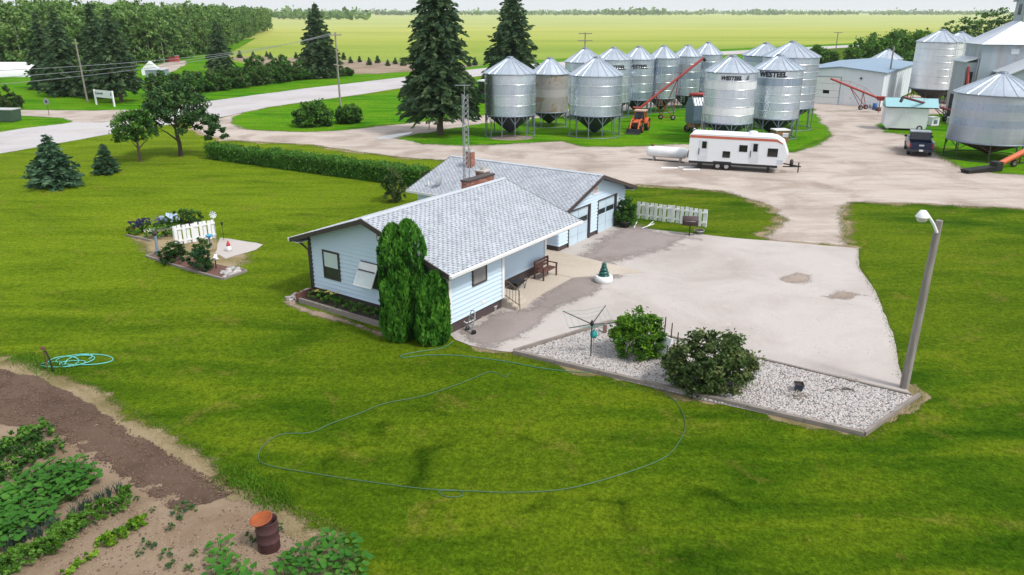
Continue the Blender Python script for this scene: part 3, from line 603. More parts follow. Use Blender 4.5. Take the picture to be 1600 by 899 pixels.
def bin_(label, x, y, Rr, apex, eave, bottom, rings=5, nleg=10, pan=18, walls=None, hop=HOP, legm=LEG, text=None, tilt=0, ladder=None, seam=True, face=None, amp=.010, tz=.78, hs=1.0, shear=0, ts=.62, flat=False):
    B = thing('grain_bin', label, 'grain bin', (x, y, 0), 0, 'grain bins in the farmyard')
    n = 40; h = (eave - bottom) / rings
    walls = walls or [ST[0], ST[1]]
    for k in range(rings):
        z0 = bottom + k * h; r = Rr - .004 * (k % 2)
        MB().lathe(corr(r, z0, h, amp), n).build('wall_ring', walls[k % len(walls)], B)
        if seam and k: MB().lathe([(Rr + .002, z0 - .03), (Rr + .022, z0 - .03), (Rr + .022, z0 + .03), (Rr + .002, z0 + .03)], n).build('ring_seam', SEAM, B)
    er = Rr + .12; a = 2 * math.pi / pan; cr = .38; zt = apex - .12
    q = MB(); s_ = lambda r, t, z: (r * math.cos(t), r * math.sin(t), z)
    sub = 3
    for i in range(sub):
        t0, t1 = a * i / sub, a * (i + 1) / sub; q.add([s_(er, t0, eave - .02), s_(er, t1, eave - .02), s_(cr, t1, zt), s_(cr, t0, zt)], [(0, 1, 2, 3)])
    dt = .035 / er; dt2 = .03 / cr
    q.hexa([s_(er + .02, -dt, eave - .03), s_(er + .02, dt, eave - .03), s_(cr, dt2, zt), s_(cr, -dt2, zt)], [s_(er + .02, -dt, eave + .05), s_(er + .02, dt, eave + .05), s_(cr, dt2, zt + .06), s_(cr, -dt2, zt + .06)])
    me = q.mesh('roof_panel', ROOFM)
    for i in range(pan): put('roof_panel', me, B, None, a * i)
    MB().lathe([(Rr + .125, eave - .1), (Rr + .135, eave - .03), (Rr - .05, eave - .01)], n).build('eave_ring', LEG, B)
    MB().lathe([(.4, zt - .02), (.42, zt + .1), (.3, zt + .2), (0.001, zt + .24)], 16).build('roof_cap', LEG, B)
    if not flat:
        hb = max(.45, bottom - Rr * .8); MB().lathe([(Rr - .03, bottom + .02), (.3, hb), (.22, hb - .12), (.001, hb - .12)], 32).build('hopper', hop, B)
        q = MB(); w2 = 2 * math.pi * Rr / nleg * .42; lr = .055
        q.tube((Rr - .04, 0, 0), (Rr - .04, 0, bottom + .1), lr, None, 6)
        for s in (-1, 1): q.tube((Rr - .05, 0, bottom - min(.9, bottom * .4)), ((Rr - .05) * math.cos(s * w2 / Rr), (Rr - .05) * math.sin(s * w2 / Rr), bottom), .035, None, 5)
        q.box((Rr - .04, 0, .015), (.26, .26, .03)); lm = q.mesh('leg', legm)
        for i in range(nleg): put('leg', lm, B, None, 2 * math.pi * (i + .37) / nleg)
        MB().lathe([(Rr - .07, .02), (Rr + .01, .02), (Rr + .01, .1), (Rr - .07, .1), (Rr - .07, .02)], n).build('base_ring', legm, B)
        MB().lathe([(Rr + .02, bottom - .06), (Rr + .03, bottom + .05), (Rr - .02, bottom + .06)], n).build('ring_beam', LEG, B)
    ca = math.atan2(-y, -x) if face is None else face
    if ladder is not None:
        la = ca + ladder; q = MB()
        for s in (-1, 1): q.tube((Rr + .16, s * .2, .6 if flat else bottom * .5), (Rr + .16, s * .2, eave + .1), .028, None, 5)
        z = .8 if flat else bottom * .5 + .1
        while z < eave: q.tube((Rr + .16, -.2, z), (Rr + .16, .2, z), .018, None, 5); z += .3
        for s in (-1, 1): q.tube((Rr + .2, s * .2, eave + .1), (.5, s * .2, apex), .025, None, 5)
        for k in range(8): t = k / 7; r_, z_ = (Rr + .2) * (1 - t) + .5 * t, (eave + .1) * (1 - t) + apex * t; q.tube((r_, -.2, z_), (r_, .2, z_), .018, None, 5)
        put('ladder', q.mesh('ladder', SEAM), B, None, la)
    if text:
        me = text_mesh(text[0], ts, .05, shear); rr = Rr + .03; zc = bottom + (eave - bottom) * tz; off = text[1]
        for v in me.vertices:
            t = ca + off + v.co.x / rr; v.co = Vector((rr * math.cos(t), rr * math.sin(t), zc + v.co.y))
        me.materials.clear(); me.materials.append(INK); me.update(); put('lettering', me, B)
        if len(text) > 2:
            q = MB()
            for k in range(4):
                t0 = ca + off + (1.55 + .05 * k) / rr; t1 = t0 + (.36 - .05 * k) / rr
                z0 = zc + .02 + k * .11; q.hexa([s_(rr, t0, z0), s_(rr, t1, z0), s_(rr, t1, z0 + .06), s_(rr, t0, z0 + .06)], [s_(rr + .01, t0, z0), s_(rr + .01, t1, z0), s_(rr + .01, t1, z0 + .06), s_(rr + .01, t0, z0 + .06)])
            q.build('emblem', INK, B)
    return B
D_, M_, B_, Bl = ST[2], ST[1], ST[0], ST[3]
bin_('corrugated hopper bin with dark cap beside the tallest roadside spruce', -.2, 86.6, 2.80, 8.4, 6.8, 2.4, 4, 12, 20, [M_, B_, M_, B_], amp=.03)
bin_('patchy rusty hopper bin squeezed between two bright corrugated bins', 4.5, 94.3, 2.24, 7.9, 6.2, 1.8, 5, 8, 16, [STP, STP, steel('patch_steel', (.5, .48, .47), .5, 62, .6), STP, STP], seam=False)
bin_('corrugated hopper bin standing just left of the orange loader tractor', 9.2, 86.7, 2.90, 8.4, 6.6, 2.4, 4, 12, 20, [M_, B_, M_, M_], amp=.03)
bin_('blank grey bin half hidden behind the corrugated bin by the tractor', 9.3, 101.6, 2.52, 8.7, 7.1, 2.0, 5, 10, 18, [M_, Bl])
bin_('lettered bin whose name is cut off by the bin in front of it', 13.1, 103.4, 2.40, 8.7, 7.3, 2.0, 5, 10, 18, [B_, M_], text=('WESTEEL', .12), ladder=None, ts=.68)
bin_('smooth hopper bin with black WESTEEL lettering rising behind the orange tractor', 16.8, 106.1, 2.10, 8.7, 7.2, 2.0, 5, 10, 16, [Bl, M_, D_, M_, M_], text=('WESTEEL', -.02), ts=.66)
bin_('hopper bin with pale ladder crossed by the raised red auger', 20.6, 108.8, 2.03, 8.7, 7.2, 1.9, 5, 8, 16, [M_, D_, M_, Bl, M_], ladder=.0)
bin_('hopper bin with pale ladder under the tip of the raised red auger', 24.8, 113.2, 1.97, 8.6, 7.2, 1.9, 5, 8, 16, [M_, M_, Bl, D_, M_], ladder=-.1)
bin_('bin at the far end of the row behind the auger tip', 28.8, 118.1, 2.15, 8.8, 7.2, 2.0, 5, 8, 16, [M_, Bl])
bin_('bright bin with slanted WESTEEL lettering and emblem behind the travel trailer', 22.6, 81.8, 2.59, 8.8, 7.3, 2.2, 6, 10, 20, [B_, STW, B_], text=('WESTEEL', .0, 1), shear=.25, tz=.86, ladder=-1.15, ts=.52)
bin_('bin with upright WESTEEL lettering beside the bright emblem bin', 28.6, 85.5, 2.60, 8.7, 7.3, 2.2, 6, 10, 20, [B_, M_, B_, B_, Bl, B_], text=('WESTEEL', -.20), tz=.86, ts=.72)
bin_('tallest corrugated bin looming behind the two lettered bins near the trailer', 32.3, 92.6, 3.13, 9.8, 8.2, 2.55, 7, 12, 22, [M_, D_], amp=.03)
bin_('bin mostly hidden behind the tallest corrugated bin', 33.2, 105.1, 2.79, 9.2, 7.7, 2.4, 6, 10, 18, [M_, Bl])
bin_('dull patchwork bin on dark legs beside the orange belt conveyor', 45.1, 73.0, 3.64, 7.8, 6.0, 1.65, 6, 8, 22, [D_, D_, Bl, D_, Bl, D_], HOPR, LEGD, seam=False)
bin_('shiny white bin towering over the teal roofed trailer', 62.0, 116.6, 3.11, 10.6, 9.0, 2.45, 7, 10, 18, [STW, STW], LEGD, LEGD, seam=True, ladder=.75)
bin_('white bin touching the shiny white bin on its far side', 67.2, 121.0, 2.9, 10.2, 8.8, 2.4, 6, 10, 18, [STW, B_], LEGD, LEGD)
bin_('flat bottomed bin with its cone peeking over the blue roofed shop', 68.4, 146.0, 2.6, 6.6, 5.0, 0, 4, 0, 16, [M_], flat=True)
bin_('flat bottomed bin whose eave just shows beside the shiny white bin', 76.0, 145.0, 2.4, 6.0, 4.6, 0, 4, 0, 16, [M_], flat=True)
# ================================================================ VEGETATION
NR = np.random.default_rng(11)
LEAF = lambda n_, a, b: leafmat('leaf_' + n_, a, b)
SPR = [LEAF('spruce_dark', (0.043, 0.090, 0.041), (0.023, 0.052, 0.026)), LEAF('spruce_mid', (0.072, 0.133, 0.058), (0.038, 0.078, 0.035)), LEAF('spruce_tip', (0.119, 0.181, 0.075), (0.065, 0.116, 0.049))]
BLU = [LEAF('blue_dark', (.045, .105, .055), (.024, .06, .034)), LEAF('blue_mid', (.075, .16, .085), (.045, .105, .055)), LEAF('blue_tip', (.125, .225, .125), (.075, .15, .085))]
DEC = [LEAF('broad_dark', (0.041, 0.119, 0.023), (0.020, 0.064, 0.014)), LEAF('broad_mid', (0.080, 0.196, 0.032), (0.043, 0.123, 0.020)), LEAF('broad_lite', (0.152, 0.312, 0.046), (0.087, 0.203, 0.029))]
OAK = [LEAF('tree_dark', (0.036, 0.094, 0.032), (0.020, 0.055, 0.020)), LEAF('tree_mid', (0.065, 0.152, 0.043), (0.038, 0.094, 0.029)), LEAF('tree_lite', (0.116, 0.225, 0.061), (0.072, 0.145, 0.041))]
BRI = [LEAF('bright_dark', (0.080, 0.189, 0.012), (0.043, 0.116, 0.007)), LEAF('bright_mid', (0.160, 0.326, 0.020), (0.087, 0.203, 0.012)), LEAF('bright_lite', (0.290, 0.464, 0.038), (0.174, 0.319, 0.022))]
OLI = [LEAF('olive_dark', (0.051, 0.087, 0.026), (0.026, 0.049, 0.014)), LEAF('olive_mid', (0.094, 0.152, 0.041), (0.052, 0.094, 0.026)), LEAF('olive_lite', (0.181, 0.217, 0.080), (0.102, 0.145, 0.043))]
ARB = [LEAF('cedar_dark', (.022, .095, .012), (.01, .05, .006)), LEAF('cedar_mid', (.065, .225, .024), (.035, .14, .014)), LEAF('cedar_tip', (.13, .34, .04), (.075, .23, .024))]
WOOD = [LEAF('wood_dark', (.10, .19, .05), (.06, .13, .035)), LEAF('wood_mid', (.16, .28, .07), (.10, .20, .05)), LEAF('wood_lite', (.23, .35, .10), (.16, .27, .07))]
BARK = mat('bark', (.12, .09, .07), (.07, .05, .04), 6, .95, 0, .6, 20); PALEBARK = mat('poplar_bark', (.36, .34, .30), (.2, .18, .15), 4, .9)
def unit(a): return a / np.maximum(np.linalg.norm(a, axis=1, keepdims=True), 1e-9)
def rhombs(C, A, s, wid=.5, flat=None):
    """leaf-sized rhombs at C, long axis A"""
    n_ = len(C); A = unit(A); Rn = NR.normal(size=(n_, 3))
    if flat is not None: Rn = np.cross(A, flat + .5 * Rn)
    B = np.cross(A, Rn); B = unit(B); s = np.asarray(s).reshape(-1, 1)
    V = np.stack([C + A * s, C + B * s * wid, C - A * s, C - B * s * wid], 1).reshape(-1, 3)
    return V, np.arange(n_ * 4).reshape(-1, 4)
def broad(lobes, clumps, per, leaf, mats, name='crown', wmix=(3, 4, 3), fill=.12, flatb=.35, low=False):
    """leafy volume: lobes [(centre, radii)], clumps on the lobe shells"""
    vol = np.array([l[1][0] * l[1][2] for l in lobes]); vol = vol / vol.sum(); C = []; MI = []
    for (c, r), f in zip(lobes, vol):
        k = max(3, int(clumps * f)); d = unit(NR.normal(size=(k, 3))); d[:, 2] = d[:, 2] if low else np.where(d[:, 2] < -.55, -d[:, 2], d[:, 2])
        rad = np.where(NR.random(k) < fill, NR.uniform(.3, .8, k), NR.uniform(.82, 1.06, k))
        cc = np.array(c) + d * np.array(r) * rad[:, None]; cs = NR.uniform(.09, .2, k) * (r[0] + r[2]) * .75
        hi = np.clip((d[:, 2] + 1) / 2, 0, 1)
        mi = np.array([NR.choice(3, p=np.array(wmix) / sum(wmix)) for _ in range(k)])
        for j in range(k):
            o = NR.normal(size=(per, 3)) * .5 * cs[j] * np.array((1, 1, .75)); C.append(cc[j] + o); MI.append(np.full(per, mi[j]))
    C = np.concatenate(C); MI = np.concatenate(MI); MI = np.where(NR.random(len(MI)) < .2, NR.integers(0, 3, len(MI)), MI)
    keep = C[:, 2] > .03; C = C[keep]; MI = MI[keep]
    A = NR.normal(size=(len(C), 3)) * np.array((1, 1, flatb * 2)); V, F = rhombs(C, A, leaf * NR.uniform(.7, 1.3, len(C)), .55)
    return arrays(name, V, F, mats, MI)
def trunk_mesh(h, r, limbs, seed, m, spread=1.0, name='trunk', lean=(0, 0)):
    g = random.Random(seed); q = MB(); pts = [(0, 0, -.05)] + [(lean[0] * t + g.uniform(-.06, .06) * h * .2, lean[1] * t + g.uniform(-.06, .06) * h * .2, h * t) for t in (.25, .5, .75, 1)]
    q.path(pts, [r * 1.25, r, r * .8, r * .6, r * .25], 8)
    for k in range(limbs):
        a = k * 2.4 + g.random(); z = h * g.uniform(.3, .8); e = spread * g.uniform(.6, 1); b_ = Vector((lean[0] * z / h, lean[1] * z / h, z))
        q.path([b_, b_ + Vector((math.cos(a) * e * .5, math.sin(a) * e * .5, e * .45)), b_ + Vector((math.cos(a) * e, math.sin(a) * e, e * .8))], [r * .5, r * .32, r * .1], 6)
    return q.mesh(name, m)
def conifer(h, Rr, z0, tiers, per, mats, spray=.55, droop=.25, seed=1, fat=.8, name='crown'):
    g = np.random.default_rng(seed); C = []; A = []; S_ = []; MI = []
    for i in range(tiers):
        t = (i + g.uniform(-.3, .3)) / tiers; t = min(max(t, 0), .985); z = z0 + (h - z0) * t
        prof = (1 - t) ** fat * (1 if t > .12 else .72 + t * 2.3)
        nb = max(4, int(per * (.45 + .55 * (1 - t)))); a0 = g.random() * 6.28
        for b_ in range(nb):
            L = Rr * prof * g.uniform(.55, 1.18) + .12; a = a0 + 6.283 * b_ / nb + g.uniform(-.25, .25); d = np.array((math.cos(a), math.sin(a), 0)); dr = droop * g.uniform(.5, 1.4)
            k = max(2, int(L / (spray * .42))); mi = g.choice(3, p=(.42, .4, .18))
            for j in range(k):
                f = (j + .6) / k; nq = 3
                p = d * L * f + np.array((0, 0, z - dr * L * f * f + .08 * L * f))
                for q in range(nq):
                    an = a + g.normal() * .75; dd = np.array((math.cos(an), math.sin(an), -dr * 1.1 * f + g.normal() * .22))
                    C.append(p + g.normal(size=3) * spray * .22); A.append(dd); S_.append(spray * g.uniform(.55, 1.05) * (.55 + .45 * prof)); MI.append(mi if g.random() < .8 else (2 if f > .75 else 0))
    C.append(np.array((0, 0, h - .15))); A.append(np.array((0, 0, 1.))); S_.append(spray * .9); MI.append(1)
    V, F = rhombs(np.array(C), np.array(A), np.array(S_), .34, np.array((0, 0, 1.)))
    return arrays(name, V, F, mats, MI)
def tree(name, label, cat, loc, crown, trunk, rz=0, sc=1.0, group=None):
    o = thing(name, label, cat, loc, rz, group); o.scale = (sc,) * 3 if not isinstance(sc, tuple) else sc
    put('crown', crown, o)
    if trunk: put('trunk', trunk, o)
    return o
# --- spruces
def spruce(label, loc, h, Rr, z0, seed, tiers=30, per=10, spray=.62, mats=SPR, droop=.3, fat=.8, grp='tall spruces'):
    q = MB(); q.path([(0, 0, -.05), (0, 0, h * .3), (0, 0, h * .97)], [.022 * h, .016 * h, .02], 8)
    return tree('spruce_tree', label, 'spruce', loc, conifer(h, Rr, z0, tiers, per, mats, spray, droop, seed, fat), q.mesh('trunk', BARK), 0, 1, grp)
spruce('tall ragged spruce with bare lower trunk beside the lattice mast', G(688, 211), 17.0, 4.5, 2.7, 3, 46, 15, .6, fat=.52, droop=.42)
spruce('tall ragged spruce rising behind the first corrugated bin', Vector((0, 134, 0)), 16.6, 5.2, 1.6, 5, 38, 13, .78, fat=.55, droop=.4)
spruce('broad spruce across the road behind the wooden power pole', G(500, 122), 14.6, 4.9, .5, 7, 38, 13, .72, fat=.68)
spruce('slim spruce beside the pale gravel lot near the woods', G(345, 113), 11.2, 3.6, .4, 9, 30, 11, .65)
spruce('dark spruce with bare trunk behind the white two legged sign', G(190, 160), 13.4, 3.6, 2.0, 13, 36, 12, .65, fat=.75)
spruce('dark spruce standing close behind the leaning roadside pole', G(163, 152), 14.2, 3.8, .5, 15, 34, 11, .7)
spruce('dark spruce standing left of the leaning roadside pole', G(106, 150), 13.5, 4.0, .5, 17, 32, 11, .7)
spruce('dark spruce half hiding the long white fabric building', G(78, 140), 13.0, 3.8, .5, 18, 30, 11, .75)
spruce('bushy blue spruce larger of the pair on the lawn by the road', G(88, 292), 4.1, 2.25, .05, 19, 22, 13, .34, BLU, .12, .85, 'lawn spruces')
spruce('small dark blue spruce beside the bigger bushy blue one', G(168, 272), 2.6, 1.15, .05, 21, 16, 11, .26, [SPR[1], BLU[0], BLU[1]], .1, .85, 'lawn spruces')
yc = [conifer(2.0, .75, .05, 10, 8, SPR, .32, .1, 30 + k) for k in range(2)]
for k, (x, y) in enumerate([(375, 91), (396, 90.5), (417, 89), (423, 93), (463, 92), (471, 95.5), (505, 95), (520, 97), (537, 93.5), (548, 99), (562, 97.5), (577, 102), (590, 99), (606, 103.5), (618, 100.5), (630, 103), (733, 104), (742, 102.5)]):
    tree('young_spruce', 'young spruce planted in the bare soil shelterbelt beyond the road', 'spruce', G(x, y), yc[k % 2], None, k * 1.3, NR.uniform(.75, 1.15), 'young shelterbelt spruces')
# --- broadleaf trees on the lawn
c1 = broad([((.3, 0, 4.6), (2.5, 2.3, 1.9)), ((-1.6, .2, 3.6), (1.8, 1.8, 1.5)), ((2.3, -.3, 2.9), (2.2, 1.7, 1.0)), ((.2, .3, 6.0), (1.3, 1.3, .9)), ((3.6, -.2, 2.0), (1.1, .9, .6))], 230, 60, .14, OAK, 'crown')
tree('broadleaf_tree', 'spreading dark leafed tree with a long low limb near the hedge end', 'tree', G(282, 244), c1, trunk_mesh(4.6, .2, 6, 2, BARK, 2.2))
c2 = broad([((0, 0, 3.0), (1.9, 1.7, 1.5)), ((-.8, .3, 2.3), (1.4, 1.3, 1.0)), ((.6, 0, 4.0), (1.1, 1.1, .7))], 140, 55, .125, DEC, 'crown')
tree('broadleaf_tree', 'smaller round green tree leaning against the spreading dark tree', 'tree', G(220, 253), c2, trunk_mesh(2.9, .13, 5, 4, BARK, 1.3))
# --- shrubs
def shrub(label, loc, w_, h, mats, seed, leaf=.11, clumps=70, per=55, name='shrub', cat='shrub', grp=None, dep=None, rz=0):
    g = random.Random(seed); dep = dep or w_; L = [((0, 0, h * .40), (w_ / 2 * .86, dep / 2 * .86, h * .56))]
    for k in range(5): a = k * 1.26 + g.random(); L.append(((math.cos(a) * w_ * .27, math.sin(a) * dep * .27, h * g.uniform(.3, .55)), (w_ * .25, dep * .25, h * g.uniform(.3, .42))))
    o = thing(name, label, cat, loc, rz, grp); put('crown', broad(L, clumps, per, leaf, mats, low=True), o)
    q = MB()
    for k in range(6): a = k * 1.05; q.path([(math.cos(a) * .08, math.sin(a) * .08, -.04), (math.cos(a) * w_ * .18, math.sin(a) * dep * .18, h * .35), (math.cos(a) * w_ * .3, math.sin(a) * dep * .3, h * .6)], [.03, .02, .008], 5)
    q.build('stem', BARK, o); return o
shrub('round bright green bush on the rock bed beside the clothes line', G(994, 556), 2.05, 1.95, [DEC[1], BRI[0], BRI[1]], 1, .065, 150, 90)
shrub('wide dark olive bush spilling over the rock bed timbers', G(1108, 606), 3.3, 2.25, OLI, 2, .075, 190, 90, dep=2.6)
for k, (x, y, w_, h, lab) in enumerate([(490, 197, 4.6, 2.9, 'larger clipped looking shrub on the grass island by the power pole'), (545, 193, 3.0, 2.5, 'smaller shrub touching the power pole foot on the grass island')]): shrub(lab, G(x, y), w_, h, DEC, 10 + k, .17, 230, 60)
shrub('loose shrub with reddish tint standing before the hedge end by the roof', G(617, 316), 1.7, 2.6, [OLI[1], DEC[0], OLI[2]], 13, .085, 70, 50)
shrub('low brownish shrub tucked between hedge and garage eave', G(652, 290), 1.6, 1.5, [OLI[1], OLI[2], OLI[0]], 14, .085, 50, 45)
shrub('dark clipped bush between the garage corner and the white board fence', G(975, 352), 1.7, 1.75, [DEC[0], ARB[0], DEC[1]], 15, .07, 90, 70)
shrub('dark reddish bush at the corner of the gravel side road', G(14, 171), 4.0, 3.2, [OLI[0], OLI[1], DEC[0]], 16, .2, 60, 45)
for k, (x, y) in enumerate([(262, 149), (292, 146), (318, 143), (344, 140.5), (370, 137), (396, 133.5), (420, 130), (444, 127), (468, 124.5), (540, 119)]):
    shrub('leafy caragana shrub in the hedgerow along the far road edge', G(x, y), 6.4 if k < 9 else 3.4, 3.7 if k < 9 else 1.7, [OLI[1], DEC[1], DEC[0]], 20 + k, .25, 130, 50, grp='roadside hedgerow shrubs')
for k, (x, y) in enumerate([(398, 112), (440, 112)]): shrub('round bright bush on the soil strip behind the roadside hedgerow', G(x, y), 4.6, 4.0, DEC, 40 + k, .22, 70, 45, grp='round bushes behind the hedgerow')
for k, (x, y, h) in enumerate([(1345, 106, 7.0), (1368, 105, 8.2), (1392, 104, 8.8), (1416, 103, 9.2), (1438, 102, 9.0), (1275, 100, 4.6), (1293, 103, 4.0)]):
    shrub('dense green bush growing behind the blue roofed shop', G(x, y), 9 if h > 5 else 5, h, [DEC[1], DEC[2], BRI[0]], 50 + k, .3, 150, 50, grp='bushes behind the shop')
# clipped hedge
a_, b_ = G(332, 247), G(668, 292); d_ = (b_ - a_); Lh = d_.length; hz = math.atan2(d_.y, d_.x)
n_ = 26000; u = NR.uniform(0, Lh, n_); f = NR.random(n_); side = NR.random(n_)
yy = np.where(side < .45, -.65, np.where(side < .65, .65, NR.uniform(-.65, .65, n_))); zz = np.where(side < .65, NR.uniform(.05, 1.3, n_), 1.3) 
bul = np.array([mnoise.noise(Vector((a * .8, 1.3, 2))) for a in u]); C = np.stack([u, yy * (1 + .3 * bul) + NR.normal(size=n_) * .1, zz * (1 + .2 * bul) + NR.normal(size=n_) * .1], 1)
V, F = rhombs(C, NR.normal(size=(n_, 3)), .085 * NR.uniform(.7, 1.3, n_), .6)
hg = thing('hedge', 'long clipped dark green hedge between lawn and gravel drive', 'hedge', a_, hz); put('foliage', arrays('foliage', V, F, [DEC[1], DEC[2], ARB[1]], NR.integers(0, 3, n_)), hg)
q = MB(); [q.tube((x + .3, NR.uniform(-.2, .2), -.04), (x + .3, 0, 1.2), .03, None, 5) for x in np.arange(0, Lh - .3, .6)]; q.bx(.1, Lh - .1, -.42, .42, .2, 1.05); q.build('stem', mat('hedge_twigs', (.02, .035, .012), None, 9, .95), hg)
# arborvitae columns at the gable wall
def cedar(label, loc, h, r, seed, n_=17000, leaders=((0, 0, 1, 1),)):
    VV, FF, MM = [], [], []; off = 0; o = thing('cedar_tree', label, 'cedar', loc); g = np.random.default_rng(seed); q = MB()
    for lx, ly, hf, rf in leaders:
        k = int(n_ * rf / sum(l[3] for l in leaders)); hh, r2 = h * hf, r * rf; t = g.random(k) ** .9; a = g.uniform(0, 6.283, k)
        nz = np.array([mnoise.noise(Vector((math.cos(x) * 1.7, math.sin(x) * 1.7, y * hh * .8 + seed + lx * 9))) + .6 * mnoise.noise(Vector((math.cos(x) * 5, math.sin(x) * 5, y * hh * 2.2 + seed))) for x, y in zip(a, t)])
        prof = np.minimum(1, (1 - t) / .24) ** .5 * (.86 + .14 * np.minimum(1, t / .15)); rr = r2 * prof * (1 + .20 * nz) * np.where(g.random(k) < .15, g.uniform(.6, .95, k), 1)
        C = np.stack([lx + np.cos(a) * rr, ly + np.sin(a) * rr, .05 + t * (hh - .1)], 1); A = np.stack([np.cos(a) * .3, np.sin(a) * .3, np.ones(k)], 1) + g.normal(size=(k, 3)) * .3
        V, F = rhombs(C, A, .10 * g.uniform(.5, 1.5, k), .36); VV.append(V); FF.append(F + off); off += len(V); MM.append(np.clip(np.round(1.1 + nz * 2.6 + g.normal(size=k) * .45), 0, 2))
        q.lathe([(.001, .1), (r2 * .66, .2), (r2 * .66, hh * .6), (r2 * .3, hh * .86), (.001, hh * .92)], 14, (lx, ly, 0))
    put('crown', arrays('crown', np.concatenate(VV), np.concatenate(FF), ARB, np.concatenate(MM)), o)
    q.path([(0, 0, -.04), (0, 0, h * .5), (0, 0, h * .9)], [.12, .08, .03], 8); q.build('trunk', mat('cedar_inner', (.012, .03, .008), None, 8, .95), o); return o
cedar('tall columnar cedar against the blue gable wall', G(633, 524), 5.1, .95, 5, 19000, ((-.30, 0, .97, .72), (.30, .05, 1.0, .74), (0, -.1, .62, .95))); cedar('shorter cedar column joined to the right of the tall one', G(676, 535), 3.15, .76, 9, 11000, ((-.12, 0, .93, .8), (.18, 0, 1, .7)))
# --- the woods
wt = []
for k in range(5):
    h = 1.0; wt.append(broad([((0, 0, 8.3), (2.3, 2.3, 3.6)), ((.9, .5, 6.2), (1.9, 1.9, 2.6)), ((-1, -.4, 6.8), (1.8, 1.8, 2.8)), ((0, 0, 4.0), (2.2, 2.2, 2.8)), ((.4, -.6, 2.2), (2.3, 2.3, 2.0))], 60, 13, .40, WOOD if k < 3 else [DEC[0], WOOD[0], WOOD[1]], 'crown', fill=.05))
wtr = MB(); wtr.path([(0, 0, -.1), (.1, 0, 5), (0, .1, 10.5)], [.17, .13, .04], 6); wtr = wtr.mesh('trunk', PALEBARK)
edge = [(-260, 118), (0, 108), (120, 105), (200, 102), (262, 98), (300, 90), (335, 82), (372, 66), (400, 56), (424, 48)]
ew = [G(*p) for p in edge]; front = []; back = []; g = random.Random(8)
for i in range(len(ew) - 1):
    a, b_ = ew[i], ew[i + 1]; L = (b_ - a).length; nv = Vector((-(b_ - a).y, (b_ - a).x, 0)).normalized(); t = 0
    while t < L:
        p = a + (b_ - a) * (t / L) + nv * g.uniform(0, 3); front.append(p)
        for r_ in range(10 if i < 8 else 6):
            back.append(p + nv * (4 + r_ * 5.5 + g.uniform(-2, 2)) + Vector((g.uniform(-2, 2), 0, 0)))
        t += 4.6 if i < 6 else 7
front = sorted(front, key=lambda p: p.length); ind = front[:60]; back += front[60:]
for k, p in enumerate(ind):
    tree('poplar_tree', 'pale trunked poplar on the near edge of the woods', 'tree', p, wt[k % 5], wtr, k * 1.7, g.uniform(.7, 1.18), 'poplars at the edge of the woods')
VV, FF, MM = [], [], []; off = 0; data = []
for me in wt:
    co = np.empty(len(me.vertices) * 3, np.float32); me.vertices.foreach_get('co', co); mi = np.empty(len(me.polygons), np.int32); me.polygons.foreach_get('material_index', mi); data.append((co.reshape(-1, 3), mi))
for p in back:
    co, mi = data[g.randrange(5)]; s = g.uniform(.75, 1.3) * (1.0 + .00016 * p.length); a = g.random() * 6.28; c_, s_ = math.cos(a), math.sin(a)
    q = co[:, :] * s; x = q[:, 0] * c_ - q[:, 1] * s_ + p.x; y = q[:, 0] * s_ + q[:, 1] * c_ + p.y
    VV.append(np.stack([x, y, q[:, 2]], 1)); FF.append(np.arange(len(co)).reshape(-1, 4) + off); MM.append(mi); off += len(co)
put('woods', arrays('woods', np.concatenate(VV), np.concatenate(FF), WOOD, np.concatenate(MM)), kind='stuff', label='dense poplar woods filling the land behind the neighbouring yard', cat='woods')
for k, (x, y, h) in enumerate([(1478, 92, 10), (1500, 90, 11), (1518, 86, 12), (1536, 84, 13), (1556, 82, 13.5), (1580, 82, 13)]):
    tree('broadleaf_tree', 'tall green tree growing behind the elevator and white bins', 'tree', G(x, y), wt[3 + k % 2], wtr, k, (1.25, 1.25, h / 11.5), 'trees behind the elevator')
US = [broad([((0, 0, 1.6), (2.4, 2.4, 1.7)), ((1.2, .3, 1.2), (1.6, 1.6, 1.3))], 34, 16, .36, [WOOD[1], WOOD[2], DEC[1]], 'crown', fill=.05) for _ in range(3)]
for k, p in enumerate(ind): 
    q_ = p + Vector((g.uniform(-2, 2), -g.uniform(1.5, 3.5), 0)); put('woodland_shrub', US[k % 3], None, q_, k * 1.1, 'leafy understorey shrub at the foot of the woods', 'shrub', 'shrubs at the foot of the woods').scale = (g.uniform(.7, 1.25),) * 3
# --- far woods along the horizon
def blobs(items, mats, name, label):
    g = np.random.default_rng(3); VV, FF, MM = [], [], []; off = 0
    for x, y, w_, h in items:
        k = max(24, int(w_ * .9)); c = np.stack([g.uniform(-w_ / 2, w_ / 2, k) + x, g.uniform(-9, 9, k) + y, np.abs(g.normal(size=k)) * h * .28 + h * .2], 1)
        V, F = rhombs(c, g.normal(size=(k, 3)) * np.array((1, .4, .7)), h * g.uniform(.16, .34, k), .8); VV.append(V); FF.append(F + off); MM.append(g.integers(0, 3, k)); off += len(V)
    put(name, arrays(name, np.concatenate(VV), np.concatenate(FF), mats, np.concatenate(MM)), kind='stuff', label=label, cat='woods')
g = random.Random(5); it = []
for row in range(3):
    d = 3300 + row * 1100; x = -d * .8
    while x < d * .8:
        L = g.uniform(60, 320); it.append((x + L / 2, d + g.uniform(-150, 150), L, g.uniform(17, 30))); x += L * g.uniform(.8, 1.5)
x = -1500
while x < -260: it.append((x, 1500 + g.uniform(-200, 100), 120, g.uniform(16, 26))); x += 60
blobs(it, WOOD, 'far_woods', 'hazy line of woods along the horizon')
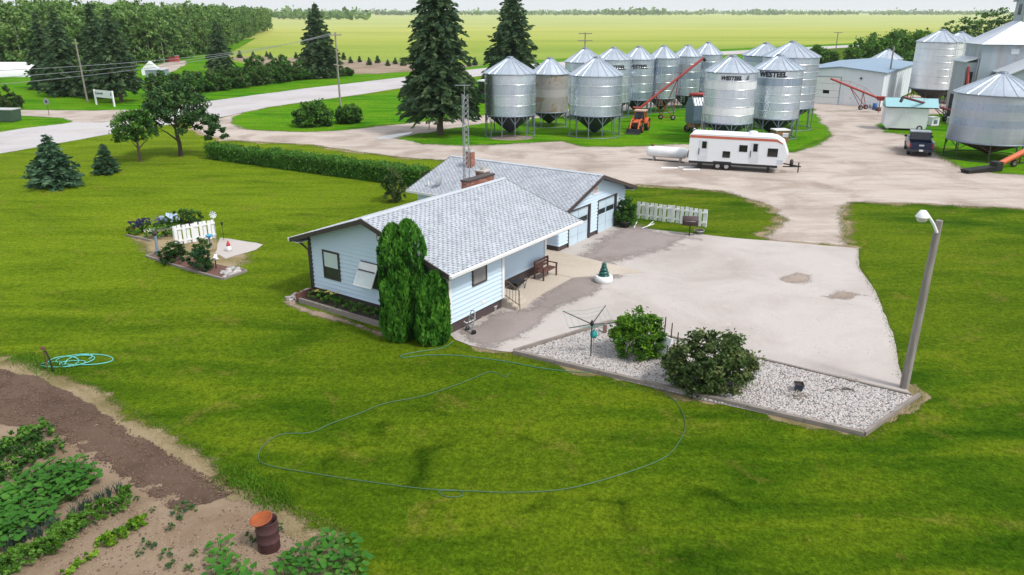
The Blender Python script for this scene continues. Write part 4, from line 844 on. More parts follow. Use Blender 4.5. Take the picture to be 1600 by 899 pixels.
for k, (x0, x1, y, h) in enumerate([(870, 1035, 23.8, 21), (1175, 1222, 23.6, 27), (1420, 1560, 23.5, 22), (590, 640, 24.5, 19)]):
    p, q_ = G(x0, y), G(x1, y); blobs([(p.x + (q_.x - p.x) * t / 8, p.y, (q_.x - p.x) / 7, h) for t in range(9)], OAK, 'tree_belt', ['long dark tree belt far out in the crop field', 'short dense tree clump far out in the crop field', 'tree belt on the far field edge beyond the white bins', 'small far tree clump beyond the broad spruce'][k])
# ================================================================ OBJECTS: yard round the house
WHITE = mat('white_paint', (.78, .79, .80), (.70, .71, .72), 2, .5); BLACK = mat('black_plastic', (.018, .018, .02), None, 4, .5); RUBBER = mat('tyre_rubber', (.02, .02, .021), None, 6, .85)
GREYWOOD = mat('weathered_wood', (.30, .265, .235), (.17, .145, .125), 5, .92, 0, .5, 22, stretch=(.3, 3, 3)); STEELG = mat('grey_steel', (.38, .40, .42), (.30, .31, .33), 4, .45, .6)
POLE = mat('pole_wood', (.34, .31, .29), (.15, .125, .11), 3, .95, 0, .5, 18, stretch=(3, 3, .25)); REDP = mat('auger_red', (.36, .045, .035), (.27, .035, .03), 3, .5); ORNG = mat('machine_orange', (.60, .13, .045), (.48, .10, .04), 3, .45)
TEAL = mat('teal_plastic', (.02, .33, .33), None, 3, .4); CHROME = mat('wheel_rim', (.62, .63, .65), None, 3, .3, .7)
def lines(pts, k=8):          # smooth open curve through points
    P = [Vector(p) for p in pts]; P = [P[0] * 2 - P[1]] + P + [P[-1] * 2 - P[-2]]; out = []
    for i in range(1, len(P) - 2):
        for j in range(k):
            t = j / k; a, b, c, d = P[i - 1:i + 3]; out.append(.5 * ((2 * b) + (c - a) * t + (2 * a - 5 * b + 4 * c - d) * t * t + (3 * b - a - 3 * c + d) * t ** 3))
    return out + [P[-2]]
# yard light
p = G(1412, 607); yl = thing('yard_light', 'weathered wooden pole with white dusk to dawn yard lamp at the concrete corner', 'lamp post', p)
q = MB(); q.tube((0, 0, -.1), (.12, 0, 6.35), .155, .115, 14); q.build('pole', POLE, yl)
q = MB(); q.path([(.05, -.12, 5.95), (-.12, -.12, 6.25), (-.42, -.12, 6.62)], .05, 8); q.build('arm', WHITE, yl)
q = MB(); q.lathe([(.02, .14), (.10, .12), (.2, -.04), (.22, -.1)], 14, (-.55, -.12, 6.6)); q.build('lamp_hood', WHITE, yl)
q = MB(); q.lathe([(.16, -.09), (.17, -.2), (.12, -.26), (.001, -.27)], 14, (-.55, -.12, 6.6)); q.build('lamp_globe', mat('cloudy_globe', (.6, .58, .5), None, 3, .3), yl)
# rock bed: timbers, stones
def timber(par, a, b, w_=.15, h=.14, z=.0):
    a, b = Vector((a.x, a.y, 0)), Vector((b.x, b.y, 0)); d = b - a
    MB().box((0, 0, 0), (d.length - .02, w_ * rng.uniform(.9, 1.1), h)).build('timber', GREYWOOD, par, loc=(a + b) / 2 + Vector((0, 0, z + h / 2)), rz=math.atan2(d.y, d.x) + rng.uniform(-.006, .006))
te = thing('timber_edging', 'weathered railway ties framing the white rock bed', 'edging')
for pa, pb, k in (((803, 553), (1350, 682), 7), ((1350, 682), (1435, 621), 2), ((1424, 619), (1178, 560), 3), ((1178, 560), (956, 505), 3), ((956, 505), (803, 552), 2)):
    A_, B_2 = G(*pa), G(*pb)
    for i in range(k): timber(te, A_.lerp(B_2, i / k), A_.lerp(B_2, (i + 1) / k), .16 if k == 7 else .11, .17 if k in (7, 2) else .09)
def inside(P, x, y):
    c = False; n_ = len(P)
    for i in range(n_):
        a, b = P[i], P[i - 1]
        if (a.y > y) != (b.y > y) and x < (b.x - a.x) * (y - a.y) / (b.y - a.y) + a.x: c = not c
    return c
RB = [G(*q) for q in ((806, 552.6), (956, 507), (1178, 562), (1424, 621), (1428, 622), (1349, 679), (1100, 625.5))]
def stones(name, P, n_, s0, s1, z, mats, label, seed=1, wts=None):
    g = np.random.default_rng(seed); xs = [v.x for v in P]; ys = [v.y for v in P]; pts = []
    while len(pts) < n_:
        x, y = g.uniform(min(xs), max(xs)), g.uniform(min(ys), max(ys))
        if inside(P, x, y): pts.append((x, y))
    pts = np.array(pts); base = np.array([(a, b, c) for a in (-1, 1) for b in (-1, 1) for c in (-1, 1)], float) * np.array((.62, .5, .4))
    fb = np.array([(0, 1, 3, 2), (4, 6, 7, 5), (0, 4, 5, 1), (2, 3, 7, 6), (0, 2, 6, 4), (1, 5, 7, 3)])
    s = g.uniform(s0, s1, n_) ; a = g.uniform(0, 6.28, n_); V = base[None] * g.uniform(.65, 1.3, (n_, 8, 3)); V *= s[:, None, None]
    c_, s_ = np.cos(a)[:, None], np.sin(a)[:, None]; x = V[:, :, 0] * c_ - V[:, :, 1] * s_; y = V[:, :, 0] * s_ + V[:, :, 1] * c_
    W = np.stack([x + pts[:, 0:1], y + pts[:, 1:2], V[:, :, 2] + z + s[:, None] * .2], 2).reshape(-1, 3)
    F = (fb[None] + (np.arange(n_) * 8)[:, None, None]).reshape(-1, 4); mi = np.repeat(g.choice(len(mats), n_, p=wts), 6)
    return put(name, arrays(name, W, F, mats, mi), kind='stuff', label=label, cat='stones')
RK = [mat('rock_white', (.56, .53, .51), None, 9, .85), mat('rock_grey', (.42, .40, .39), None, 9, .85), mat('rock_dark', (.22, .20, .19), None, 9, .85), mat('rock_pink', (.52, .43, .39), None, 9, .85)]
stones('rock_cover', RB, 34000, .028, .06, .034, RK, 'loose white and grey landscaping stones covering the bed', 2, (.48, .27, .10, .15))
stones('yard_pebbles', [G(*q) for q in ((800, 445), (900, 440), (1340, 400), (1400, 560), (1150, 548), (960, 500), (810, 545))], 600, .01, .022, .036, [RK[1], RK[3], RK[2]], 'small loose pebbles scattered over the concrete apron', 3)
# clothes line
p = G(923, 558); cl_ = thing('clothes_line', 'rotary clothes line with four spread arms standing on the rock bed', 'clothes line', p)
DKST = mat('dark_steel', (.09, .095, .10), None, 4, .5, .4); MB().tube((0, 0, -.05), (0, 0, 1.6), .028, None, 8).build('post', DKST, cl_)
MB().lathe([(.05, 1.35), (.07, 1.38), (.07, 1.5), (.04, 1.55)], 10).build('hub', BLACK, cl_)
tips = []
for k, (an, ln, up) in enumerate(((5, .95, .02), (60, 1.3, .35), (145, 1.35, .25), (195, .95, -.06))):
    t_ = (math.cos(R(an)) * ln, math.sin(R(an)) * ln, 1.42 + up); tips.append(Vector(t_)); MB().tube((0, 0, 1.42), t_, .026, .02, 6).build('arm', DKST, cl_)
q = MB()
for f in (.5, .75, .98):
    for i in range(4):
        a, b = tips[i], tips[(i + 1) % 4]; h0 = Vector((0, 0, 1.42)); a, b = h0.lerp(a, f), h0.lerp(b, f); q.path([a, (a + b) / 2 - Vector((0, 0, .08)), b], .005, 4)
q.build('line', mat('teal_cord', (.05, .30, .28), None, 4, .6), cl_)
tj = thing('watering_jug', 'round teal plastic jug hanging behind the clothes line post', 'jug', p + Vector((.12, .3, .72)))
MB().lathe([(.001, 0), (.12, .01), (.15, .12), (.13, .24), (.05, .28), (.04, .33)], 14).build('body', TEAL, tj); MB().path([(.04, 0, .3), (.02, -.2, .6), (-.1, -.28, .7)], .012, 5).build('handle', TEAL, tj)
MB().tube((0, 0, -.78), (0, 0, .02), .012, None, 6).build('hook_stake', STEELG, tj)
# trellis stakes, board and pot by the bush
for k, (x, y, h) in enumerate(((1035, 560, 1.75), (1046, 556, 1.4), (1056, 560, 1.1), (1040, 574, .9))):
    q = MB(); q.tube((0, 0, -.05), (.02, 0, h), .026, .022, 6); q.tube((.02, 0, h - .01), (.02, 0, h + .03), .03, .012, 6)
    q.build('garden_stake', mat('stake_brown', (.06, .04, .035), None, 4, .8), loc=G(x, y), label=['tallest dark stake between the two rock bed bushes', 'second tallest dark stake between the two rock bed bushes', 'short dark stake nearest the olive bush top', 'shortest dark stake in front of the leaning white board'][k], cat='stake', group='stakes between the bushes')
b_ = thing('white_board', 'leaning white board propped between the two rock bed bushes', 'board', G(1037, 563), .6); MB().box((0, 0, .5), (.08, .5, .95), 0, 0, Matrix.Rotation(.3, 3, 'Y')).build('panel', WHITE, b_); MB().box((.05, 0, .25), (.04, .52, .05)).build('cleat', WHITE, b_)
q = MB(); q.lathe([(.001, 0), (.09, .0), (.09, .42), (.11, .44), (.11, .5), (.001, .52)], 12); q.build('pink_post', mat('faded_pink', (.48, .30, .26), (.36, .25, .22), 4, .8), loc=G(945, 522), label='short faded pink post at the back corner of the rock bed', cat='post')
def pot(label, loc, r, h, m, name='flower_pot', sq=False):
    q = MB(); q.lathe([(.001, .02), (r * .72, 0), (r, h), (r * 1.08, h), (r * 1.08, h * .88)], 4 if sq else 14, smooth=not sq); q.lathe([(r * .93, h), (r * .86, h * .8), (.001, h * .8)], 4 if sq else 14, mi=1, smooth=not sq)
    return q.build(name, [m, mat('potting_soil', (.06, .045, .035), None, 8, .95)], loc=loc, rz=.6, label=label, cat='pot')
pot('square black plastic pot standing alone on the white rocks', G(1247, 612), .21, .34, mat('navy_plastic', (.035, .045, .065), None, 3, .5), sq=True)
q = MB(); g = random.Random(3)
for k in range(9): a = g.random() * 6.28; o = Vector((g.uniform(-.25, .25), g.uniform(-.15, .15), .05)); q.path([o, o + Vector((math.cos(a) * .2, math.sin(a) * .2, .1)), o + Vector((math.cos(a) * .4, math.sin(a) * .4, .06))], [.03, .02, .008], 5)
q.build('driftwood', GREYWOOD, loc=G(1240, 622), label='tangle of grey driftwood lying in front of the square pot', cat='driftwood')
q = MB()
for k in range(6): o = Vector((g.uniform(-.4, .4), g.uniform(-.1, .1), .04)); q.path([o, o + Vector((.25, .05, .06)), o + Vector((.5, -.06, .02))], [.02, .015, .006], 5)
q.build('driftwood', mat('dead_twig', (.10, .085, .075), None, 5, .9), loc=G(1298, 612), label='thin dark dead twigs lying on the white rocks', cat='driftwood')
# planter, bench, barrow, hand truck and clutter by the door
p = G(943, 441); pl = thing('tyre_planter', 'white painted tyre planter holding a stacked dark green ornament', 'planter', p)
MB().lathe([(.38, .0), (.46, .06), (.48, .2), (.44, .34), (.36, .37), (.27, .35), (.26, .1)], 22).build('tyre', WHITE, pl); MB().lathe([(.001, .28), (.3, .28)], 18).build('soil', mat('potting_soil', (.06, .045, .035)), pl)
q = MB()
for k in range(4): r_ = .31 - k * .055; q.lathe([(.001, .28 + k * .16), (r_, .30 + k * .16), (r_ * .95, .40 + k * .16), (r_ * .55, .46 + k * .16)], 16)
q.lathe([(.1, .92), (.13, .98), (.06, 1.06), (.001, 1.08)], 12); q.build('ornament', mat('dark_green_glaze', (.012, .075, .062), (.02, .12, .11), 9, .3), pl)
BEN = mat('brown_bench', (.14, .065, .05), (.095, .045, .035), 4, .6)
p = HW(8.55, .72, .10); be = thing('garden_bench', 'brown slatted garden bench against the porch wall', 'bench', p, TH)
for k in range(4): MB().bx(-.62, .62, -.42 + k * .13, -.31 + k * .13, .42, .45).build('seat_slat', BEN, be)
for k in range(3): MB().bx(-.62, .62, .12 + k * .03, .145 + k * .03, .52 + k * .15, .64 + k * .15).build('back_slat', BEN, be)
for sx in (-.62, .62):
    for sy, h in ((-.4, .64), (.14, .95)): MB().bx(sx - .035, sx + .035, sy - .035, sy + .035, -.02, h).build('leg', BEN, be)
    MB().bx(sx - .045, sx + .045, -.46, .14, .64, .68).build('armrest', BEN, be)
p = HW(6.0, .62, .17); wb = thing('wheelbarrow', 'black wheelbarrow parked beside the porch wall next to the bench', 'wheelbarrow', p, TH + .1)
q = MB(); q.hexa([(-.3, -.15, .26), (.25, -.15, .26), (.25, .15, .26), (-.3, .15, .26)], [(-.45, -.26, .46), (.38, -.26, .44), (.38, .26, .44), (-.45, .26, .46)]); q.build('tray', BLACK, wb)
q = MB(); q.lathe([(.1, -.06), (.2, -.06), (.21, 0), (.2, .06), (.1, .06)], 16, (-.62, 0, .2), axis='y'); q.build('wheel', RUBBER, wb)
q = MB()
for s in (-1, 1): q.path([(-.62, s * .09, .2), (-.1, s * .2, .27), (.95, s * .3, .52)], .022, 6); q.path([(.25, s * .22, .33), (.32, s * .24, -.03), (.5, s * .25, .36)], .018, 6)
q.build('frame', BLACK, wb)
p = G(733, 521); ht = thing('hand_truck', 'small grey steel hand truck leaning at the foundation', 'hand truck', p, TH - .4)
q = MB()
for s in (-1, 1): q.path([(0, s * .2, .12), (.16, s * .2, .7), (.22, s * .16, .95), (.24, 0, 1.0)], .022, 6)
for z in (.2, .38, .56, .74): q.tube((.03 + z * .18, -.2, z), (.03 + z * .18, .2, z), .016, None, 6)
q.build('frame', STEELG, ht); MB().bx(-.26, .02, -.22, .22, .0, .03).build('toe_plate', STEELG, ht)
for s in (-1, 1): MB().lathe([(.02, -.03), (.11, -.03), (.12, 0), (.11, .03), (.02, .03)], 14, (.08, s * .27, .12), axis='y').build('wheel', RUBBER, ht)
q = MB(); q.lathe([(.001, .01), (.11, .0), (.14, .28), (.15, .28), (.15, .26)], 14); q.build('bucket', WHITE, loc=G(772, 486), label='small white bucket beside the porch steps', cat='bucket')
q = MB(); q.path([(0, 0, .04), (.1, .4, .55), (.18, .75, 1.05)], .016, 6); q.box((-.02, -.05, .04), (.28, .09, .08), .4); q.build('broom', mat('broom_wood', (.36, .25, .15), None, 4, .7), loc=G(752, 497), label='wooden broom leaning on the foundation by the steps', cat='broom')
pot('large black tub at the right corner of the garage', G(976, 356), .33, .42, BLACK, 'tub')
# hoses
def hose(label, pix, m, r=.022, z=.03, extra=None):
    P = [G(*p, 0) + Vector((0, 0, z)) for p in pix]; q = MB(); q.path(lines(P, 7), r, 6); return q.build('garden_hose', m, label=label, cat='hose')
HG = mat('hose_green', (.05, .125, .065), (.07, .15, .085), 3, .5); HP = mat('hose_mint', (.07, .22, .14), (.05, .17, .11), 3, .45)
hose('long green garden hose looping wide across the foreground lawn', [(980, 578), (1030, 608), (1058, 632), (1071, 662), (1062, 690), (1035, 718), (960, 746), (880, 766), (800, 771), (740, 769), (700, 768), (684, 770), (700, 778), (722, 776), (715, 768), (660, 765), (560, 752), (470, 738), (418, 728), (404, 716), (413, 696), (440, 680), (485, 677), (520, 662), (560, 648)], HG, .013)
hose('faint stretch of green hose crossing the middle of the lawn', [(560, 648), (600, 632), (660, 620), (720, 600), (762, 583), (778, 585), (790, 590), (797, 583)], HG, .012)
hose('green hose running from the cedars to the rock bed timbers', [(708, 535), (690, 545), (652, 551), (628, 556), (632, 560), (668, 556), (720, 557), (790, 566), (850, 577), (910, 583), (935, 580), (926, 572), (940, 570), (965, 582)], HP, .015)
HM = mat('hose_aqua', (.14, .50, .46), (.10, .42, .38), 3, .4); q = MB(); c0 = G(112, 566); pts = []
for i in range(150):
    t = i / 149; a = t * 6.28 * 5.3; w_ = .55 + .35 * math.sin(t * 9); pts.append(c0 + Vector((math.cos(a) * w_ * (1 + .25 * math.sin(a * .37)) + .5 * math.sin(t * 7), math.sin(a) * w_ * .62 + .25 * math.cos(t * 5), .025 + .05 * t + .02 * math.sin(a * 1.7))))
q.path(pts, .02, 6); q.build('garden_hose', HM, label='aqua hose heaped in loose coils beside the tilled soil', cat='hose')
p = G(76, 581); hy = thing('yard_hydrant', 'thin brown standpipe with black handle beside the aqua hose', 'hydrant', p)
MB().path([(0, 0, -.05), (0, 0, .85), (-.02, 0, .95)], .022, 8).build('standpipe', mat('rusty_pipe', (.16, .07, .05), None, 4, .8), hy); MB().box((-.02, 0, .98), (.16, .08, .1)).build('head', mat('rusty_pipe', (.16, .07, .05)), hy); MB().path([(.05, 0, .9), (.16, -.03, .55), (.22, -.06, .04)], .03, 6).build('handle', BLACK, hy)
# rusty barrel
p = G(421, 857); ba = thing('rusty_barrel', 'rusty burn barrel with a tilted orange lid in the garden', 'barrel', p)
RU = mat('barrel_rust', (.085, .035, .036), (.05, .022, .024), 3, .75, 0, .3, 20, dirt=(.14, .06, .04)); MB().lathe([(.001, .03), (.275, .0), (.285, .02), (.28, .28), (.295, .30), (.28, .32), (.28, .57), (.295, .59), (.28, .61), (.28, .86), (.292, .88), (.27, .88), (.265, .1)], 26).build('drum', RU, ba)
q = MB(); q.lathe([(.001, .0), (.275, .0), (.285, .02), (.29, .03), (.27, .035), (.26, .012), (.001, .016)], 26); lid = q.build('lid', mat('lid_rust', (.36, .085, .014), (.22, .05, .014), 3, .75, dirt=(.36, .16, .10)), ba); lid.location = (-.10, -.04, .915); lid.rotation_euler = (.1, -.16, 0)
# gable flower bed
fb = thing('flower_bed', 'timber edged flower bed under the gable wall windows', 'flower bed', HB, TH)
MB().bx(-.95, -.03, 2.2, 8.3, .0, .16).build('bed_soil', mat('potting_soil', (.06, .045, .035)), fb)
for a, b in ((8.35, 6.5), (6.5, 4.4), (4.4, 2.2)): MB().bx(-1.08, -.96, b + .01, a - .01, 0, .24).build('edging_board', GREYWOOD, fb)
MB().bx(-1.08, .6, 8.42, 8.5, 0, .45).build('edging_board', mat('red_board', (.17, .075, .06), (.12, .06, .05), 4, .9), fb)
FL = broad([((0, 0, .2), (.32, .32, .25))], 14, 26, .06, DEC, 'foliage'); YEL = mat('lily_yellow', (.72, .58, .16), None, 5, .6); FLW = MB()
for k in range(5): a = k * 1.256; FLW.add([(0, 0, .05), (.07 * math.cos(a - .3), .07 * math.sin(a - .3), .1), (.12 * math.cos(a), .12 * math.sin(a), .08), (.07 * math.cos(a + .3), .07 * math.sin(a + .3), .1)], [(0, 1, 2, 3)])
FLW = FLW.mesh('blossom', YEL)
for k, (l, w_, s) in enumerate([(-.5, 7.9, .9), (-.45, 7.3, 1.1), (-.5, 6.7, 1.0), (-.5, 6.1, .95), (-.5, 5.5, .85), (-.5, 4.9, .9), (-.5, 4.3, .8), (-.5, 3.7, .9), (-.5, 3.1, .8), (-.5, 2.6, .9)]):
    o = thing('lily_plant' if k in (1, 2) else 'bedding_plant', 'yellow flowering lily clump under the gable window' if k in (1, 2) else 'leafy green plant in the gable wall bed', 'plant', HW(l, w_, .15), k, 'lilies in the gable bed' if k in (1, 2) else 'green plants in the gable bed'); put('foliage', FL, o).scale = (s, s, s)
    if k in (1, 2):
        for j in range(6): put('blossom', FLW, o, (rng.uniform(-.3, .3), rng.uniform(-.3, .3), .42 + rng.uniform(-.05, .08)), j)
stones('gable_gravel', [HW(-1.1, 8.5), HW(-1.2, 9.3), HW(1.6, 9.6), HW(1.6, 8.5)], 260, .05, .16, .0, RK, 'pale rubble stones heaped at the gable wall corner', 4)
sheet('bare_bank', [tuple(HW(l, w_).to_2d()) for l, w_ in ((-1.1, 2.0), (-1.9, 2.2), (-1.8, 5), (-2.0, 7.5), (-1.5, 9.2), (0, 9.9), (2.2, 9.7), (3, 8.4), (0, 8.4), (-1.0, 8.2))], .016, DIRT, .3, .2, world=True, fe=.55, grid=.12)
# lattice mast
p = HW(11.9, 8.3); ma = thing('lattice_mast', 'thin triangular lattice antenna mast rising behind the roof ridge', 'mast', p); zt = 8.6
q = MB(); leg3 = [Vector((.2 * math.cos(a), .2 * math.sin(a), 0)) for a in (.3, 2.4, 4.5)]
for v in leg3: q.tube(v + Vector((0, 0, -.05)), v + Vector((0, 0, zt)), .026, None, 6)
z = .2; k = 0
while z < zt - .3:
    for i in range(3): q.tube(leg3[i] + Vector((0, 0, z)), leg3[(i + 1) % 3] + Vector((0, 0, z + .3)), .014, None, 4)
    z += .3
q.build('lattice', STEELG, ma); q = MB(); q.tube((0, 0, zt - .3), (0, 0, zt + .55), .02); q.tube((-.5, 0, zt + .5), (.35, 0, zt + .5), .016)
for k in range(7): q.tube((-.5 + k * .13, -.3, zt + .5), (-.5 + k * .13, .3, zt + .5), .009, None, 4)
q.build('antenna', STEELG, ma)
# white board fence by the garage, smoker
def board_fence(label, a, b, h, n_, bw, gap_rail=(.25, .8), name='board_fence', tilt=0, lift=.06):
    a, b = G(*a), G(*b); d = b - a; L = d.length; f = thing(name, label, 'fence', a, math.atan2(d.y, d.x))
    for z in gap_rail: MB().bx(0, L, .0, .05, h * z - .05, h * z + .05).build('rail', WHITE, f)
    for x in (0.05, L / 2, L - .05): MB().bx(x - .05, x + .05, .05, .14, -.05, h - .05).build('post', WHITE, f)
    me = MB().bx(-bw / 2, bw / 2, -.025, 0, lift, h).mesh('board', WHITE)
    for i in range(n_):
        o = put('board', me, f, (L * (i + .5) / n_, 0 if i % 2 == 0 else .078, rng.uniform(-.02, .02)))
    return f
board_fence('white alternating board fence on the grass beside the garage', (994, 342), (1103, 356), 1.18, 16, .21)
p = G(1077, 368); sm = thing('barrel_smoker', 'dark brown barrel smoker on a single post by the concrete edge', 'smoker', p, -.2); SMK = mat('smoker_brown', (.07, .04, .042), (.05, .03, .03), 4, .6)
MB().lathe([(.001, -.48), (.28, -.48), (.3, -.46), (.3, .46), (.28, .48), (.001, .48)], 20, (0, 0, .92), axis='x').build('barrel', SMK, sm); MB().tube((0, 0, 0), (0, 0, .64), .04).build('post', SMK, sm)
q = MB(); q.box((0, 0, .03), (.6, .08, .06)); q.box((0, 0, .028), (.08, .6, .056)); q.build('foot', SMK, sm); MB().path([(-.3, -.3, .96), (-.3, -.36, .98), (.3, -.36, .98), (.3, -.3, .96)], .014, 5).build('handle', STEELG, sm)
pot('grey metal wash tub beside the barrel smoker', G(1092, 366), .3, .26, STEELG, 'wash_tub')
q = MB()
for k, (x, y, a) in enumerate(((0, 0, .4), (.3, .2, .9), (-.5, .1, 1.2))): q.path([(x, y, .05), (x + math.cos(a) * .9, y + math.sin(a) * .9, .25)], .03, 5)
q.build('scrap_pipe', WHITE, loc=G(1003, 358), label='white pipe ends lying between garage corner and board fence', cat='pipe')
# flower plot on the lawn
f = board_fence('short white picket panel standing in the lawn flower plot', (274, 385), (339, 373), 1.2, 10, .19, (.22, .82), 'picket_fence')
fp = thing('plot_edging', 'low timber frame round the lawn flower plot', 'edging')
for a, b in (((229, 402), (290, 422)), ((290, 422), (349, 438)), ((349, 438), (386, 425)), ((229, 402), (244, 396)), ((198, 369), (236, 378)), ((386, 425), (360, 419))): timber(fp, G(*a), G(*b), .1, .12)
sheet('plot_mulch', [(231, 402), (250, 396), (300, 404), (384, 424), (349, 437)], .018, mat('red_mulch', (.17, .085, .065), (.10, .05, .04), 6, .95, 0, .5, 20, kind='world'))
sheet('plot_paving', [(344, 372), (362, 374), (411, 383), (400, 391), (352, 405), (336, 396)], .024, PAD, .12, .3)
shrub('dark juniper left of the pair in front of the picket panel', G(270, 411), 1.5, 1.35, [DEC[0], ARB[0], OLI[1]], 61, .06, 60, 60); shrub('dark juniper beside the white bird ornament', G(314, 424), 1.25, 1.5, [DEC[0], BLU[0], ARB[0]], 62, .06, 60, 60)
shrub('low bush between the junipers and the picket panel', G(316, 396), 1.1, .9, [DEC[1], DEC[0], OLI[1]], 63, .06, 40, 50); shrub('spiky green bush behind the picket panel', G(296, 352), 1.7, 1.15, [DEC[1], OLI[1], DEC[0]], 64, .07, 60, 50)
FC = {'violet': (.12, .07, .36), 'white': (.72, .70, .62), 'pale blue': (.42, .52, .72), 'orange': (.70, .25, .09)}
for k, (x, y, c, s) in enumerate([(214, 366, 'violet', 1.0), (228, 362, 'violet', .9), (250, 360, 'violet', .8), (262, 356, 'pale blue', 1.15), (272, 355, 'pale blue', 1.0), (238, 372, 'white', .9), (250, 372, 'white', 1), (262, 369, 'white', 1), (208, 368, 'orange', .8)]):
    o = thing('flower_clump', f'clump of {c} flowers in the bed left of the picket panel', 'flowers', G(x, y), k, f'{c} flower clumps'); e = put('foliage', FL, o); e.scale = (s * 1.3, s * 1.3, s * 1.5); q = MB()
    for j in range(40):
        a, r_ = rng.random() * 6.28, rng.random() ** .5 * .4; zz = .45 + rng.random() * (.4 if c in ('violet', 'pale blue') else .1); q.add([(math.cos(a) * r_ + dx, math.sin(a) * r_ + dy, zz + dz) for dx, dy, dz in ((-.08, 0, 0), (0, -.05, .08), (.08, 0, .02), (0, .06, -.07))], [(0, 1, 2, 3)])
    q.build('blossom', mat('petal_' + c.replace(' ', '_'), FC[c], None, 5, .7), o)
q = MB(); q.path([(0, 0, -.04), (.01, 0, .8), (0, 0, 1.1)], [.11, .08, .09], 8); o = thing('carved_post', 'blue grey carved post topped by a dark bird in the flower plot', 'ornament', G(247, 398)); q.build('post', mat('blue_grey_paint', (.22, .28, .33), None, 4, .8), o); MB().lathe([(.001, 1.08), (.1, 1.14), (.13, 1.25), (.07, 1.36), (.001, 1.42)], 10).build('bird', mat('bird_dark', (.05, .04, .045), None, 4, .7), o)
o = thing('wind_spinner', 'pale metal wind spinner on a stick at the picket panel end', 'ornament', G(338, 373)); MB().tube((0, 0, -.04), (0, 0, 1.5), .014, None, 6).build('stick', STEELG, o)
vm = MB().hexa([(.03, -.02, -.03), (.22, -.05, -.05), (.22, -.03, .05), (.03, 0, .03)], [(.03, -.01, -.03), (.22, -.04, -.05), (.22, -.02, .05), (.03, .01, .03)]).mesh('vane', WHITE)
for k in range(8): v = put('vane', vm, o, (0, -.02, 1.5)); v.rotation_euler = (0, k * .785, 0)
o = thing('tiki_torch', 'thin dark garden torch standing beside the plot paving', 'torch', G(350, 376)); MB().tube((0, 0, -.04), (0, 0, .95), .014, None, 6).build('stick', BLACK, o); MB().lathe([(.02, .93), (.06, 1.0), (.07, 1.12), (.03, 1.16)], 10).build('head', BLACK, o)
o = thing('garden_gnome', 'small red and white gnome figure on the plot paving', 'ornament', G(358, 393)); MB().lathe([(.001, 0), (.15, .02), (.16, .2), (.11, .34), (.001, .42)], 12).build('body', WHITE, o); MB().lathe([(.12, .34), (.11, .42), (.04, .6), (.001, .66)], 12).build('hat', mat('gnome_red', (.5, .05, .06), None, 4, .5), o)
o = thing('bird_ornament', 'white bird ornament with spread wings on a short dark stand', 'ornament', G(338, 420)); MB().tube((0, 0, -.03), (0, 0, .5), .03).build('stand', BLACK, o); MB().lathe([(.001, -.22), (.07, -.1), (.09, .02), (.05, .15), (.001, .22)], 12, (0, 0, .56), axis='x').build('body', WHITE, o)
for s in (-1, 1): MB().hexa([(-.1, 0, .58), (.12, 0, .58), (.02, s * .34, .7), (-.12, s * .3, .7)], [(-.1, 0, .6), (.12, 0, .6), (.02, s * .34, .72), (-.12, s * .3, .72)]).build('wing', WHITE, o)
o = thing('bird_bath', 'bright blue dish hung before the picket panel', 'bird bath', G(329, 386)); MB().lathe([(.05, 0), (.04, .55), (.2, .66), (.22, .72), (.19, .72), (.001, .66)], 14).build('bowl', mat('blue_glaze', (.03, .30, .55), None, 4, .3), o); MB().lathe([(.001, .0), (.14, .0), (.1, .05)], 12).build('foot', STEELG, o)
stones('plot_stones', [G(*q) for q in ((345, 427), (365, 420), (378, 425), (350, 436))], 26, .1, .26, .01, RK[:2] + [RK[0]], 'white and grey stones in the mulch corner of the flower plot', 6)
# ================================================================ KITCHEN GARDEN
SQ = leafmat('squash_leaf', (.055, .20, .022), (.03, .12, .013)); SQ2 = leafmat('squash_leaf_pale', (.085, .23, .028), (.05, .16, .018))
def leafdisc(m):
    q = MB(); n_ = 9; V = [(0, 0, -.012)]
    for k in range(n_): a = 2 * math.pi * k / n_; r = .105 * (1 + .14 * math.cos(5 * a)) * (.55 if k == 0 else 1); V.append((r * math.cos(a), r * math.sin(a), .018 + .012 * math.sin(3 * a)))
    q.add(V, [(0, 1 + k, 1 + (k + 1) % n_) for k in range(n_)], 0, True); return q.mesh('leaf', m)
LD = [leafdisc(SQ), leafdisc(SQ), leafdisc(SQ2)]
g = random.Random(12)
def squash(loc, sc, label, grp, nl=15):
    o = thing('squash_plant', label, 'squash plant', loc, g.random() * 6, grp); q = MB()
    for k in range(nl):
        a = k * 2.4 + g.random() * .5; r = sc * (.06 + .34 * math.sqrt(k / nl)); z = sc * g.uniform(.22, .42) * (1.1 - .5 * r / sc); x, y = math.cos(a) * r, math.sin(a) * r
        l = put('leaf', LD[g.randrange(3)], o, (x, y, z)); l.rotation_euler = (g.uniform(-.45, .45), g.uniform(-.45, .45), g.random() * 6.28); s = sc * g.uniform(.6, 1.1); l.scale = (s, s, s)
        q.path([(0, 0, 0), (x * .6, y * .6, z * .7), (x, y, z - .01)], .008, 4)
    q.build('stem', SQ2, o)
poly = [G(*p) for p in ((-40, 815), (10, 772), (60, 745), (110, 728), (155, 735), (158, 752), (140, 770), (100, 790), (84, 812), (50, 838), (20, 852), (-40, 880))]
pts = []
while len(pts) < 44:
    x, y = g.uniform(-15, -8), g.uniform(14.5, 22)
    if inside(poly, x, y) and all((x - a) ** 2 + (y - b) ** 2 > .27 ** 2 for a, b in pts): pts.append((x, y))
for x, y in pts: squash((x, y, .012), 1.05, 'broad leafed squash plant in the dense vine patch', 'squash plants in the vine patch')
